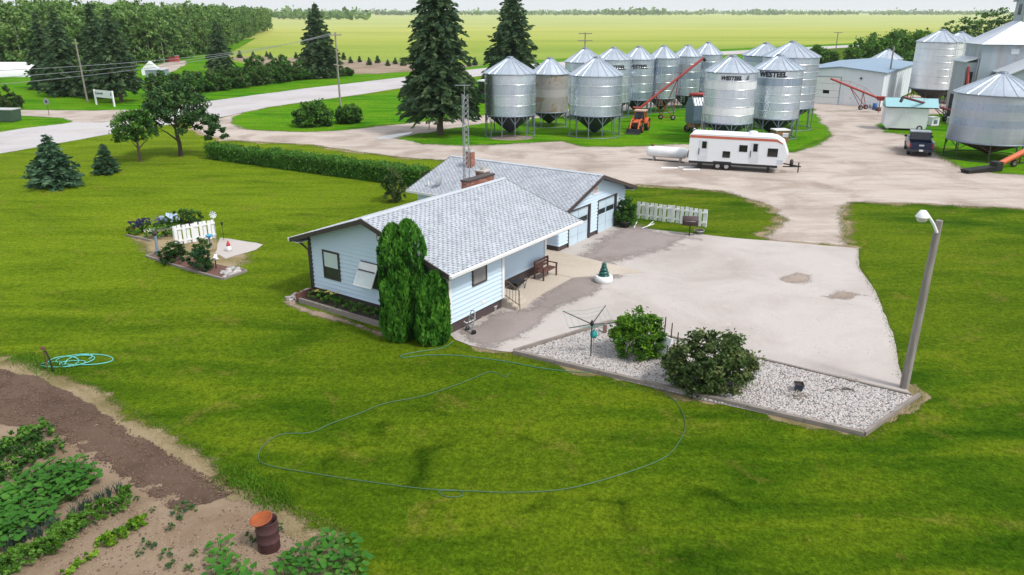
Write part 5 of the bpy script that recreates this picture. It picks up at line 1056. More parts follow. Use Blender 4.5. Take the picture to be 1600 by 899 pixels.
for k, (x, y) in enumerate([(345, 868), (352, 885), (365, 905), (340, 915), (385, 915)]): squash(G(x, y), 1.0, 'squash plant trailing towards the rusty barrel', 'squash plants below the barrel', 12)
for k, (x, y) in enumerate([(455, 893), (475, 880), (498, 866), (520, 855), (545, 868), (505, 890), (530, 886), (480, 905), (555, 888), (440, 910), (520, 908), (553, 912)]): squash(G(x, y), 1.0, 'squash plant sprawling onto the lawn edge right of the barrel', 'squash plants at the lawn edge', 14)
def bushy(name, mats, w_, h, leaf, clumps, per): return broad([((0, 0, h * .45), (w_ / 2, w_ / 2, h * .5)), ((w_ * .15, .05, h * .5), (w_ * .35, w_ * .35, h * .45))], clumps, per, leaf, mats, name)
PO = [bushy('foliage', [DEC[1], DEC[2], DEC[0]], .62, .62, .055, 22, 26) for _ in range(2)]; CA = [bushy('foliage', [DEC[1], BRI[0], DEC[2]], .5, .45, .04, 22, 28) for _ in range(2)]
BR_ = [bushy('foliage', BRI, .34, .26, .06, 12, 14) for _ in range(2)]; WE = [bushy('foliage', [DEC[1], OLI[2], BLU[1]], .35, .3, .045, 10, 18) for _ in range(2)]
def row(name, label, cat, grp, a, b, n_, meshes, s0=.85, s1=1.15, jit=.06):
    a, b = G(*a), G(*b)
    for i in range(n_):
        p = a.lerp(b, i / max(1, n_ - 1)) + Vector((g.uniform(-jit, jit), g.uniform(-jit, jit), .012)); o = thing(name, label, cat, p, g.random() * 6, grp); put('foliage', meshes[i % 2], o).scale = (g.uniform(s0, s1),) * 3
        MB().tube((0, 0, -.03), (0, 0, .15), .012, None, 5).build('stem', SQ2, o)
row('potato_plant', 'tall potato plant in the row next to the tilled soil', 'potato plant', 'back potato row', (62, 688), (-30, 738), 7, PO, 1, 1.25); row('potato_plant', 'lower potato plant in the row facing the squash patch', 'potato plant', 'front potato row', (85, 706), (-30, 772), 8, PO, .8, 1.0)
row('carrot_plant', 'feathery carrot plant in the long row below the squash patch', 'carrot plant', 'long carrot row', (198, 789), (95, 848), 8, CA, 1.0, 1.25); row('carrot_plant', 'feathery carrot plant at the lower end of the garden rows', 'carrot plant', 'lower carrot rows', (88, 862), (-10, 905), 8, CA, 1, 1.25)
row('carrot_plant', 'small carrot plant beside the onion row', 'carrot plant', 'carrots beside the onions', (120, 832), (60, 866), 5, CA, .9, 1.1)
row('bean_plant', 'bright yellow green bean plant in a short sandy row', 'bean plant', 'short bean row', (225, 819), (163, 856), 9, BR_, .95, 1.25, .03); row('bean_plant', 'lone pale bean plants below the short bean row', 'bean plant', 'stray bean plants', (140, 876), (105, 900), 3, BR_, .8, 1)
ON = MB()
for k in range(9): a = g.random() * 6.28; e = g.uniform(.06, .16); h = g.uniform(.28, .45); ON.path([(0, 0, 0), (math.cos(a) * e * .4, math.sin(a) * e * .4, h * .6), (math.cos(a) * e, math.sin(a) * e, h)], [.012, .01, .003], 4)
ON = ON.mesh('foliage', leafmat('onion_leaf', (.075, .14, .105), (.045, .09, .065)))
def onions(a, b, n_, label, grp):
    a, b = G(*a), G(*b)
    for i in range(n_): o = put('onion_plant', ON, None, a.lerp(b, i / (n_ - 1)) + Vector((g.uniform(-.05, .05), g.uniform(-.05, .05), .01)), g.random() * 6, label, 'onion', grp)
onions((186, 772), (112, 812), 13, 'blue green onion beside the carrot row', 'upper onion row'); onions((92, 826), (12, 864), 14, 'blue green onion in the row under the squash patch', 'lower onion row')
for k, (x, y, s) in enumerate([(285, 806, 1.3), (268, 830, .7), (232, 858, 1.0), (262, 872, .9), (268, 890, .9), (300, 800, .8), (240, 800, .5), (305, 870, .6), (392, 848, .9), (436, 830, .8), (424, 862, .6), (296, 893, .7), (222, 868, .7), (205, 826, .4), (100, 708, .5), (215, 783, .5)]):
    o = thing('weed_clump', 'green weed clump growing in the bare garden sand', 'weed', G(x, y), k, 'weeds in the garden sand'); put('foliage', WE[k % 2], o).scale = (s,) * 3; MB().tube((0, 0, -.03), (0, 0, .1), .01, None, 5).build('stem', SQ2, o)
for k, (x, y) in enumerate([(100, 700), (149, 732)]): MB().path([(0, 0, -.04), (.01, 0, .2), (.02, 0, .42)], .012, 5).build('row_marker', GREYWOOD, loc=G(x, y), label=['thin wooden row stake at the potato row end', 'thin wooden row stake at the squash patch end'][k], cat='stake')
hose('dark green soaker hose curving along the squash patch edge', [(120, 724), (85, 731), (50, 742), (25, 755), (15, 766), (28, 768)], HG, .018, .03)
stones('soil_clods', [G(*q) for q in ((-60, 560), (0, 578), (100, 612), (260, 706), (370, 770), (280, 806), (150, 726), (60, 672), (-60, 650))], 3200, .012, .045, .05, [mat('clod_dark', (.135, .085, .06), None, 6, .95), mat('clod_pale', (.19, .125, .09), None, 6, .95)], 'loose soil clods on the tilled garden strip', 7)
stones('sand_clods', [G(*q) for q in ((160, 770), (280, 815), (390, 790), (470, 850), (440, 930), (100, 930), (0, 800))], 1500, .012, .045, .03, [mat('clod_sand', (.34, .25, .175), None, 6, .95), mat('clod_pale', (.23, .16, .12))], 'loose sandy clods between the garden rows', 8)
# grass tufts along worn borders (real blades)
def tufts(name, label, lines_, per_m, spread, h0, h1, mats):
    C = []; 
    for pl_ in lines_:
        P = [G(*p) for p in pl_]
        for a, b in zip(P, P[1:]):
            L = (b - a).length; k = int(L * per_m); t = NR.random(k); d = (b - a) / L; nn = np.array((-d.y, d.x)); off = NR.normal(size=k) * spread; off += .5 * spread * np.sin(t * L * 1.7)
            C.append(np.stack([a.x + (b.x - a.x) * t + nn[0] * off, a.y + (b.y - a.y) * t + nn[1] * off, np.zeros(k)], 1))
    C = np.concatenate(C); n_ = len(C); h = NR.uniform(h0, h1, n_); C[:, 2] = h * .45; A = NR.normal(size=(n_, 3)) * np.array((.5, .5, .15)) + np.array((0, 0, 1)); V, F = rhombs(C, A, h * .55, .16); put(name, arrays(name, V, F, mats, NR.integers(0, len(mats), n_)), kind='stuff', label=label, cat='grass')
GB = [leafmat('blade_green', (.10, .19, .01), (.07, .14, .006)), leafmat('blade_lush', (.10, .25, .012), (.06, .17, .008)), leafmat('blade_dry', (.30, .26, .10), (.2, .17, .06))]
tufts('border_grass', 'ragged grass tufts along the garden and rock bed borders', [[(0, 553), (60, 568), (120, 592), (203, 640), (280, 682), (355, 740)], [(400, 768), (455, 795), (545, 835)], [(715, 546), (803, 557), (960, 600), (1100, 635), (1250, 668), (1354, 692)], [(1356, 692), (1442, 624), (1428, 600)], [(1412, 600), (1394, 520), (1369, 460), (1342, 418), (1341, 390)]], 170, .1, .04, .1, GB)
tufts('dry_stubble', 'dry straw stubble along the garden border', [[(0, 566), (60, 581), (112, 602), (192, 650), (268, 692), (348, 748), (395, 775), (450, 800), (540, 838)], [(392, 800), (440, 815), (480, 850)]], 260, .14, .03, .08, [GB[2], leafmat('blade_straw', (.42, .35, .2), (.3, .25, .13))])
tufts('corner_weeds', 'bright weedy grass where the tilled soil meets the lawn', [[(345, 740), (395, 752), (430, 790)], [(360, 752), (410, 775), (445, 800)], [(20, 560), (60, 572), (100, 585)]], 420, .3, .07, .2, GB[:2])
tufts('yard_grass', 'tall grass tufts along the gravel yard edges', [[(985, 290), (1060, 294), (1130, 300), (1190, 319), (1226, 342), (1193, 371)], [(1325, 384), (1316, 335), (1325, 318), (1400, 320), (1480, 322), (1600, 329)], [(350, 220), (487, 228), (612, 246), (695, 252)], [(660, 226), (720, 228), (785, 227), (878, 221), (914, 230), (1000, 229), (1075, 226), (1180, 238), (1240, 238), (1300, 212)], [(365, 197), (385, 203), (480, 207), (540, 204), (600, 197), (755, 181)], [(1380, 207), (1425, 213), (1455, 222), (1462, 242), (1500, 263), (1600, 275)]], 150, .22, .05, .13, GB)
# ================================================================ FARM MACHINERY AND FAR BUILDINGS
def wheel(par, c, r, w_, rim=CHROME, axis='y', rr=.58):
    o = MB().lathe([(r * rr, -w_ / 2), (r * .94, -w_ / 2), (r, -w_ * .3), (r, w_ * .3), (r * .94, w_ / 2), (r * rr, w_ / 2)], 20, c, axis=axis).build('wheel', RUBBER, par)
    MB().lathe([(.001, -w_ * .3), (r * rr * .4, -w_ * .36), (r * rr, -w_ * .45), (r * rr, w_ * .45), (r * rr * .4, w_ * .36), (.001, w_ * .3)], 16, c, axis=axis).build('rim', rim, o); return o
DARKG = mat('vehicle_glass', (.012, .015, .018), None, 2, .08, spec=.7)
# --- travel trailer
a, b = G(1075, 252, .65), G(1229, 261.5, .65); Ln = (b - a).length; rv = thing('travel_trailer', 'long white travel trailer with orange roofline stripe parked on gravel', 'trailer', (a.x, a.y, 0), math.atan2(b.y - a.y, b.x - a.x)); RVW = 2.45
RVP = mat('trailer_white', (.78, .80, .83), (.73, .75, .78), 1, .35)
MB().prism([(0, .72), (Ln - .7, .72), (Ln - .12, 1.1), (Ln, 1.6), (Ln - .42, 2.62), (Ln - 1.0, 2.98), (Ln - 1.5, 3.08), (.2, 3.08), (0, 2.95)], 'y', 0, RVW).build('body', RVP, rv)
MB().prism([(.02, 2.72), (Ln - 1.0, 2.72), (Ln - .5, 2.52), (Ln - .5, 2.6), (Ln - 1.0, 2.92), (.02, 2.95)], 'y', -.012, -.002).build('stripe', mat('faded_orange', (.55, .13, .075), (.46, .12, .07), 2, .5), rv)
MB().bx(.05, Ln - .75, -.004, RVW + .004, .52, .72).build('skirt', BLACK, rv)
def rvwin(x0, x1, z0, z1, nm='window'): o = MB().bx(x0 - .05, x1 + .05, -.02, -.002, z0 - .05, z1 + .05).build(nm, BLACK, rv); MB().bx(x0, x1, -.03, -.021, z0, z1).build('pane', DARKG, o)
s_ = Ln / 154.
for x0, x1, z0, z1 in ((1096.5, 1102, 1.9, 2.4), (1130, 1140, 1.2, 1.65), (1155, 1166, 1.78, 2.25), (1176.5, 1181.5, 1.85, 2.42), (1199, 1212.5, 1.5, 2.1)): rvwin((x0 - 1075) * s_, (x1 - 1075) * s_, z0, z1)
for x0, x1 in ((1090, 1105), (1171, 1184.5)):
    d = MB().bx((x0 - 1075) * s_, (x1 - 1075) * s_, -.009, -.003, .8, 2.55).build('door', mat('trailer_door', (.70, .72, .76), None, 2, .4), rv); MB().bx((x0 - 1074.3) * s_, (x0 - 1073.3) * s_, -.05, -.01, 1.3, 1.85).build('handle', BLACK, d)
MB().bx((1213 - 1075) * s_, (1226 - 1075) * s_ - .2, -.012, -.004, .82, 1.2).build('storage_hatch', mat('trailer_hatch', (.62, .65, .70), None, 2, .4), rv)
for x in (1122.5, 1136.5): wheel(rv, ((x - 1075) * s_, .18, .36), .36, .24)
for x in (1122.5, 1136.5): wheel(rv, ((x - 1075) * s_, RVW - .18, .36), .36, .24)
MB().bx((1115 - 1075) * s_, (1144 - 1075) * s_, -.03, .06, .62, .80).build('wheel_arch', BLACK, rv)
q = MB(); q.lathe([(.38, 0), (.38, .16), (.3, .27), (.001, .3)], 14, (5.2, 1.3, 3.08)); q.build('air_conditioner', RVP, rv); MB().bx(7.6, 8.05, .5, .95, 3.08, 3.35).build('roof_vent', mat('vent_grey', (.55, .6, .66), None, 3, .4), rv)
q = MB(); q.path([(Ln - .3, .5, .6), (Ln + 1.1, RVW / 2, .55), (Ln - .3, RVW - .5, .6)], .06, 6); q.tube((Ln + .95, RVW / 2, 0), (Ln + .95, RVW / 2, .9), .05); q.bx(.8, 1.2, .2, .4, 0, .55); q.bx(Ln - 1.6, Ln - 1.4, .2, .35, 0, .55); q.bx(Ln - 1.6, Ln - 1.4, 2.1, 2.25, 0, .55); q.build('hitch', BLACK, rv)
for y in (.9, 1.4): MB().lathe([(.001, .55), (.15, .57), (.15, 1.0), (.06, 1.1), (.001, 1.1)], 12, (Ln + .35, y, 0)).build('gas_bottle', BLACK, rv)
MB().lathe([(.1, -.08), (.32, -.08), (.34, 0), (.32, .08), (.1, .08)], 16, (-.1, 1.0, 1.1), axis='x').build('spare_wheel', RUBBER, rv)
# --- propane tank and planks
a, b = G(1016, 250), G(1069, 254); L = (b - a).length; pt_ = thing('propane_tank', 'long white cylindrical propane tank on skids behind the trailer end', 'tank', a, math.atan2(b.y - a.y, b.x - a.x))
prof = [(.001, -.42), (.2, -.4), (.4, -.26), (.5, 0), (.5, L - .1), (.4, L + .16), (.2, L + .3), (.001, L + .32)]; MB().lathe(prof, 20, (0, 0, .82), axis='x').build('vessel', WHITE, pt_)
for x in (.3, L - .4): MB().bx(x, x + .12, -.4, .4, 0, .42).build('saddle', STEELG, pt_)
MB().bx(-.1, L + .1, -.36, -.24, .0, .1).build('skid', BLACK, pt_); MB().lathe([(.16, 1.3), (.17, 1.46), (.001, 1.5)], 12, (.15, 0, 0)).build('valve_hood', mat('rusty_pipe', (.16, .07, .05)), pt_)
for k, (x, y, r_) in enumerate(((1046, 263.5, .0), (1073, 262, .15), (1080, 266, .05))): MB().bx(-.75, .75, -.14, .14, .02, .09).build('plank', WHITE, loc=G(x, y), rz=r_, label=['white plank lying alone in front of the propane tank', 'white plank lying under the trailer end', 'white plank closest to the trailer wheels'][k], cat='plank', group='planks by the propane tank')
# --- tractors
def tractor(label, loc, rz, paint, loader=True, roof=WHITE, s=1.0):
    t = thing('tractor', label, 'tractor', loc, rz); t.scale = (s, s, s)
    MB().prism([(-.3, .75), (1.5, .7), (1.6, .95), (1.5, 1.3), (.5, 1.42), (-.3, 1.42)], 'y', -.34, .34).build('hood', paint, t); MB().bx(1.6, 1.64, -.28, .28, .75, 1.22).build('grille', BLACK, t)
    MB().bx(-1.5, 1.2, -.26, .26, .45, .76).build('chassis', BLACK, t)
    cb = MB().prism([(-1.45, 1.0), (-.25, 1.0), (-.2, 1.5), (-.38, 2.35), (-1.4, 2.35), (-1.55, 1.6)], 'y', -.6, .6).build('cab', DARKG, t)
    MB().bx(-1.6, -.2, -.7, .7, 2.35, 2.48).build('cab_roof', roof, t)
    for x, z0, z1 in ((-.33, 1.0, 2.35), (-1.42, 1.0, 2.35)):
        for y in (-.61, .61): MB().bx(x - .04, x + .04, y - .04, y + .04, z0, z1).build('cab_post', paint, t)
    for y in (-.78, .78):
        wheel(t, (-1.15, y, .72), .72, .42, paint, rr=.62); wheel(t, (1.15, y * .9, .45), .45, .3, paint, rr=.6)
        MB().lathe([(.86, y - .26), (.86, y + .26)], 12, (-1.15, 0, .72), a0=.3, a1=2.7, axis='y').build('fender', paint, t)
    if loader:
        for y in (-.5, .5): MB().path([(-.1, y, 1.25), (.6, y, 1.55), (1.5, y, 1.5), (2.1, y, .75), (2.35, y, .35)], .085, 6).build('loader_arm', paint, t)
        MB().prism([(2.3, .05), (3.05, .0), (3.1, .06), (2.5, .2), (2.35, .6), (2.25, .58)], 'y', -.85, .85).build('bucket', BLACK, t)
    else:
        for y in (-.55, .55): MB().tube((1.0, y * .6, 1.35), (1.0, y * .6, 1.4), .05).build('lamp', CHROME, t)
    MB().tube((.7, .28, 1.4), (.7, .28, 2.2), .04, None, 8).build('exhaust', BLACK, t); return t
tractor('orange loader tractor with dark bucket parked between the grain bins', G(997, 205.5), heading((1004, 200), (984, 211)), ORNG, roof=mat('faded_roof', (.62, .42, .32), None, 3, .5), s=.95)
tractor('dark green tractor with white cab roof behind the tall ragged spruce', G(748, 160), 2.7, mat('machine_green', (.02, .10, .025), None, 3, .4), False, s=1.35)
# --- augers
def auger(label, A, B, rad, wheels, paint, supports, hopper=True, spout=True):
    A, B = Vector(A), Vector(B); o = thing('grain_auger', label, 'auger', (A.x, A.y, 0)); of = Vector((A.x, A.y, 0)); d = (B - A)
    MB().tube(A - of, B - of, rad, None, 12).build('tube', paint, o)
    if spout: MB().tube(B - of, B - of + d.normalized() * .35 + Vector((0, 0, -.55)), rad * 1.15, rad * 1.3, 10).build('spout', BLACK, o)
    q = MB()
    for f, w_ in supports:
        for w2 in wheels: q.tube(A - of + d * f, Vector(w2) - of + Vector((0, 0, .3)), .05, None, 6)
    q.tube(Vector(wheels[0]) - of + Vector((0, 0, .3)), Vector(wheels[1]) - of + Vector((0, 0, .3)), .06, None, 6); q.build('undercarriage', paint, o)
    for w2 in wheels: wheel(o, Vector(w2) - of + Vector((0, 0, .33)), .33, .2, CHROME, axis='y')
    q = MB()      # truss over the tube
    n1 = d.cross(Vector((0, 0, 1))).normalized().cross(d.normalized()); n1 = n1 if n1.z > 0 else -n1
    pr = [A - of + d * f + n1 * (rad + h) for f, h in ((.15, 0), (.35, .45), (.65, .45), (.9, 0))]; q.path(pr, .02, 5)
    for f in (.35, .5, .65): q.tube(A - of + d * f + n1 * rad, A - of + d * f + n1 * (rad + .45), .018, None, 5)
    q.build('truss_cable', paint, o)
    if hopper:
        q = MB(); q.hexa([Vector(v) + A - of for v in ((-.3, -.3, -.2), (.3, -.3, -.2), (.3, .3, -.2), (-.3, .3, -.2))], [Vector(v) + A - of for v in ((-.55, -.55, .35), (.55, -.55, .35), (.55, .55, .35), (-.55, .55, .35))]); q.tube(A - of + Vector((0, 0, -A.z)), A - of, .06, None, 6); q.build('hopper', paint, o)
    return o
A_ = G(996, 172, 1.55); auger('tall red auger raised towards the ladder bins beside the orange tractor', A_, G(1099, 91, 7.6), .15, (G(1032, 187), G(1051, 188)), REDP, ((.28, 0), (.62, 0)))
auger('red auger raised on two wheels in front of the blue roofed shop', G(1376, 155, 1.85), G(1298, 123, 4.5), .15, (G(1344, 172), G(1352, 171)), REDP, ((.35, 0), (.62, 0)), True, False)
auger('dark red auger reaching over the teal roofed trailer from the elevator door', G(1497, 176, 1.5), G(1411, 152, 4.1), .13, (G(1475, 190), G(1480, 186)), mat('auger_maroon', (.13, .025, .035), None, 3, .55), ((.3, 0), (.5, 0)), False, True)
A_ = G(1552, 268); cv_ = thing('belt_conveyor', 'orange tube conveyor with black low belt intake on the gravel edge', 'conveyor', (A_.x, A_.y, 0), heading((1497, 272), (1552, 268)))
q = MB(); q.hexa([(-3.1, -.35, .02), (0, -.35, .05), (0, .35, .05), (-3.1, .35, .02)], [(-3.2, -.5, .32), (0, -.42, .5), (0, .42, .5), (-3.2, .5, .32)]); q.build('intake', BLACK, cv_)
MB().bx(-.15, .55, -.38, .38, .05, .85).build('transition', BLACK, cv_); MB().tube((.2, 0, .5), (7.5, 1.0, 2.6), .24, None, 14).build('tube', ORNG, cv_); q = MB(); q.path([(3.4, -.5, .3), (3.4, .3, 1.35), (3.4, 1.0, .3)], .05, 6); q.build('undercarriage', ORNG, cv_)
for y in (-.55, 1.05): wheel(cv_, (3.4, y, .33), .33, .2)
# --- grain dryer and box behind the trailer
p = G(1090, 207); dy = thing('grain_dryer', 'blue grey grain dryer on wheels with slatted sloping top beside the emblem bin', 'grain dryer', p, .25); DRY = mat('dryer_blue', (.13, .19, .25), (.10, .15, .20), 2, .5, .2)
MB().prism([(-.9, 1.1), (.9, 1.1), (1.0, 1.5), (1.0, 3.1), (.45, 3.9), (-.45, 3.9), (-1.0, 3.1), (-1.0, 1.5)], 'x', -1.2, 1.2).build('body', DRY, dy)
for k in range(7): MB().box((-1.0 + k * .33, -.74, 3.52), (.16, .06, .95), 0, 0, Matrix.Rotation(-.6, 3, 'X')).build('slat', STEELG, dy)
MB().lathe([(.001, -1.3), (.2, -1.3), (.2, 1.4), (.001, 1.4)], 12, (0, .1, 4.25), axis='x').build('top_auger', REDP, dy); q = MB(); [q.tube((x, y, 3.8), (x, .1, 4.2), .03, None, 5) for x in (-1, 1) for y in (-.2, .3)]; q.build('bracket', STEELG, dy)
for x in (-1.0, 1.0):
    for y in (-.75, .75): MB().bx(x - .07, x + .07, y - .07, y + .07, .3 if x < 0 else 0, 1.15).build('leg', mat('dryer_timber', (.30, .17, .06), None, 4, .9), dy)
for y in (-.85, .85): wheel(dy, (-.9, y, .42), .42, .25, CHROME)
MB().bx(-1.1, 1.1, -.5, .5, .62, 1.1).build('underframe', mat('dryer_timber', (.30, .17, .06)), dy)
o = thing('wooden_bin', 'brown wooden box with pale lid standing behind the travel trailer', 'box', G(1217, 222), .15); MB().bx(-.75, .75, -.6, .6, 0, 1.25).build('box', mat('box_brown', (.26, .13, .06), (.20, .10, .05), 3, .8, stretch=(1, 1, 6)), o); MB().bx(-.82, .82, -.67, .67, 1.252, 1.36).build('lid', WHITE, o); MB().bx(-.77, -.6, -.63, -.602, 0, 1.24).build('batten', mat('box_brown', (.26, .13, .06)), o)
# --- pickup
p = G(1437, 245.5); tr = thing('pickup_truck', 'dark blue pickup seen from behind with orange load in its bed', 'pickup', p, R(90 - 22)); tr.scale = (1.0, 1.08, 1.12); NAVY = mat('navy_paint', (.018, .03, .075), (.014, .024, .06), 2, .22, .3)
W2 = .96
MB().bx(-.0, 5.6, -W2, W2, .42, .62).build('frame', BLACK, tr); MB().bx(0.02, 2.0, -W2, -W2 + .1, .6, 1.2).build('bed_side', NAVY, tr); MB().bx(.02, 2.0, W2 - .1, W2, .6, 1.2).build('bed_side', NAVY, tr); MB().bx(.1, 2.0, -W2 + .1, W2 - .1, .6, .68).build('bed_floor', BLACK, tr)
tg = MB().bx(-.03, .06, -W2 + .02, W2 - .02, .58, 1.2).build('tailgate', NAVY, tr); MB().bx(-.05, -.031, -.2, .2, .9, 1.04).build('handle', CHROME, tg)
MB().prism([(2.0, .55), (5.5, .55), (5.6, .95), (5.5, 1.15), (4.2, 1.22), (3.95, 1.25), (2.0, 1.22)], 'y', -W2, W2).build('body', NAVY, tr)
MB().prism([(2.02, 1.22), (4.2, 1.22), (3.6, 1.82), (2.2, 1.84)], 'y', -W2 + .1, W2 - .1).build('cab', DARKG, tr); MB().bx(2.15, 3.55, -W2 + .13, W2 - .13, 1.82, 1.88).build('cab_roof', mat('pale_roof', (.55, .58, .62), None, 2, .3), tr)
for y in (-W2 + .14, W2 - .14):
    MB().hexa([(2.0, y - .05, 1.2), (2.12, y - .05, 1.2), (2.12, y + .05, 1.2), (2.0, y + .05, 1.2)], [(2.18, y - .05, 1.85), (2.3, y - .05, 1.85), (2.3, y + .05, 1.85), (2.18, y + .05, 1.85)]).build('cab_pillar', NAVY, tr)
for y in (-W2, W2): MB().box((3.9, y * 1.12, 1.28), (.12, .22, .18)).build('mirror', BLACK, tr); MB().bx(-.04, .03, (y if y < 0 else y - .14), (y + .14 if y < 0 else y), .78, 1.12).build('tail_light', mat('tail_red', (.32, .02, .02), None, 3, .3), tr)
MB().bx(-.2, -.05, -W2, W2, .45, .62).build('bumper', mat('bumper_dark', (.06, .065, .075), None, 3, .35, .5), tr); MB().bx(-.235, -.2, -.16, .16, .49, .64).build('licence_plate', WHITE, tr)
for x in (1.1, 4.6):
    for y in (-W2 + .1, W2 - .1): wheel(tr, (x, y, .38), .38, .24)
ld = thing('orange_cargo', 'bundle of orange gear lying in the pickup bed', 'cargo', p + Matrix.Rotation(R(68), 3, 'Z') @ Vector((.9, 0, .68)), R(68)); g = random.Random(6)
for k in range(6): MB().box((g.uniform(-.5, .6), g.uniform(-.5, .5), .12 + .1 * (k % 3)), (g.uniform(.3, .7), g.uniform(.2, .5), .22), g.random()).build('bundle', ORNG if k % 2 else mat('faded_red', (.42, .10, .06), None, 3, .7), ld)
# --- white trailer with teal roof
a, b = G(1380, 203.5), G(1446, 206); L = (b - a).length; wt_ = thing('storage_trailer', 'white box trailer under a pale teal metal roof on the shop grass', 'trailer', a, math.atan2(b.y - a.y, b.x - a.x))
MB().prism([(.25, .28), (L - .1, .28), (L, .5), (L, 2.6), (0, 2.6), (-.05, .6)], 'y', 0, 2.4).build('body', mat('trailer_panel', (.74, .76, .80), None, 1, .45), wt_); MB().bx(-.1, L + .9, -.1, 2.5, 2.602, 2.72).build('eave', BLACK, wt_)
rf = MB(); rf.prism([(-.25, 2.72), (1.2, 3.62), (2.65, 2.72)], 'x', -.15, L + .95); rf.build('roof', mat('teal_roof', (.30, .52, .55), (.26, .46, .50), 2, .5, .1, .1, 20, stretch=(6, .2, 1)), wt_)
wheel(wt_, (L - .7, .1, .34), .34, .24); wheel(wt_, (L - .7, 2.3, .34), .34, .24); MB().bx(.4, .55, .1, 2.3, 0, .3).build('jack', STEELG, wt_)
o = thing('water_tote', 'white cage tank beside the teal roofed trailer', 'tank', G(1456, 197), .2); MB().bx(-.5, .5, -.5, .5, .12, 1.1).build('tank', WHITE, o); MB().bx(-.55, .55, -.55, .55, 0, .12).build('pallet', GREYWOOD, o); MB().bx(-.25, .25, -.515, -.502, .3, .75).build('label_panel', mat('slate', (.12, .16, .2), None, 3, .5), o)
for k, (x, y, c) in enumerate(((1489, 196, (.03, .12, .45)), (1482, 194, (.60, .62, .62)))): MB().lathe([(.001, 0), (.28, 0), (.3, .3), (.28, .6), (.3, .62), (.28, .88), (.001, .88)], 14).build('drum', mat('drum%d' % k, c, None, 3, .4), loc=G(x, y), label=['blue plastic drum by the elevator door', 'grey white drum by the elevator door'][k], cat='drum')
# --- shop
C0 = G(1374, 168); sh = thing('shop_building', 'long white metal shop with low blue grey roof', 'shop', C0, R(55.3)); SW = mat('shop_panel', (.70, .755, .80), (.64, .70, .75), .8, .5, 0, .15, 14, stretch=(1, 1, .05)); SL, SWd = 28., 12.
MB().prism([(0, 0), (SWd, 0), (SWd, 4.75), (SWd / 2, 5.35), (0, 4.75)], 'x', 0, SL).build('wall', SW, sh)
RS = mat('shop_roof', (.24, .34, .44), (.19, .28, .37), 1, .5, .2, .2, 10, stretch=(1, .05, 1))
for s, y0 in ((1, -.35), (-1, SWd + .35)):
    y1 = SWd / 2; MB().hexa([(-.35, y0, 4.74), (SL + .3, y0, 4.74), (SL + .3, y1, 5.38), (-.35, y1, 5.38)], [(-.35, y0, 4.86), (SL + .3, y0, 4.86), (SL + .3, y1, 5.5), (-.35, y1, 5.5)]).build('roof_slope', RS, sh)
dm = MB().bx(-.03, -.005, 5.8, 10.2, .05, 3.9).build('overhead_door', WHITE, sh); MB().bx(-.045, -.031, 7.2, 8.1, 1.55, 2.05).build('door_window', DARKG, dm)
for z in (1.0, 2.0, 3.0): MB().bx(-.036, -.03, 5.8, 10.2, z - .02, z + .02).build('door_groove', STEELG, dm)
for y in (5.7, 10.2): MB().bx(-.06, -.004, y, y + .1, 0, 4.0).build('door_trim', STEELG, sh)
MB().bx(-.06, -.004, 5.7, 10.3, 3.92, 4.02).build('door_trim', STEELG, sh)
d2_ = MB().bx(-.04, -.005, 4.0, 5.0, .05, 2.1).build('door', WHITE, sh); MB().bx(-.06, -.04, 4.1, 4.16, 1.0, 1.15).build('handle', BLACK, d2_); MB().bx(-.2, -.01, 2.9, 3.15, 3.8, 4.05).build('wall_lamp', BLACK, sh)
for k in range(14): MB().bx(k * 2 + .02, k * 2 + .08, -.03, -.003, 0, 4.74).build('panel_rib', SW, sh)
for k, (x, y, r_, h, c) in enumerate(((1366, 172, .3, .9, (.03, .12, .35)), (1372, 174, .35, .5, (.08, .07, .06)), (1360, 170, .25, .6, (.3, .3, .3)))): MB().lathe([(.001, 0), (r_, 0), (r_ * 1.05, h * .5), (r_, h), (r_ * .3, h + .05), (.001, h + .05)], 12).build('drum', mat('junk%d' % k, c, None, 3, .6), loc=G(x, y), label=['blue drum at the shop corner', 'low black drum at the shop corner', 'small grey drum at the shop corner'][k], cat='drum')
# --- elevator
el = thing('grain_elevator', 'tall metal clad grain elevator with stepped roofs', 'elevator', G(1512, 195), R(-8)); EL = mat('elevator_tin', (.36, .41, .47), (.27, .315, .37), 1.4, .5, .35, .25, 9, stretch=(1, 1, .06), dirt=(.31, .30, .30)); ELR = mat('elevator_roof', (.58, .62, .66), (.50, .54, .58), 1.2, .5, .3)
MB().bx(0, 15, 0, 4.8, 0, 9.4).build('main_wall', EL, el)
MB().hexa([(-.35, -.35, 9.4), (15.35, -.35, 9.4), (15.35, 5.15, 9.4), (-.35, 5.15, 9.4)], [(4.2, 1.3, 12.0), (15.0, 1.3, 12.0), (15.0, 3.6, 12.0), (4.2, 3.6, 12.0)]).build('hip_roof', ELR, el)
MB().prism([(1.2, 11.9), (3.7, 11.9), (3.7, 14.3), (2.45, 15.2), (1.2, 14.3)], 'x', 4.3, 15).build('cupola_wall', EL, el)
for y0 in (.9, 4.0): MB().hexa([(4.0, y0, 14.15), (15.2, y0, 14.15), (15.2, 2.45, 15.22), (4.0, 2.45, 15.22)], [(4.0, y0, 14.27), (15.2, y0, 14.27), (15.2, 2.45, 15.34), (4.0, 2.45, 15.34)]).build('cupola_roof', ELR, el)
MB().bx(4.27, 4.295, 2.1, 2.8, 12.7, 13.9).build('cupola_window', DARKG, el)
MB().bx(-1.3, -.01, .4, 4.2, 0, 7.3).build('lean_to', EL, el); MB().hexa([(-1.6, .2, 7.3), (0, .2, 7.8), (0, 4.4, 7.8), (-1.6, 4.4, 7.3)], [(-1.6, .2, 7.42), (0, .2, 7.92), (0, 4.4, 7.92), (-1.6, 4.4, 7.42)]).build('lean_to_roof', ELR, el)
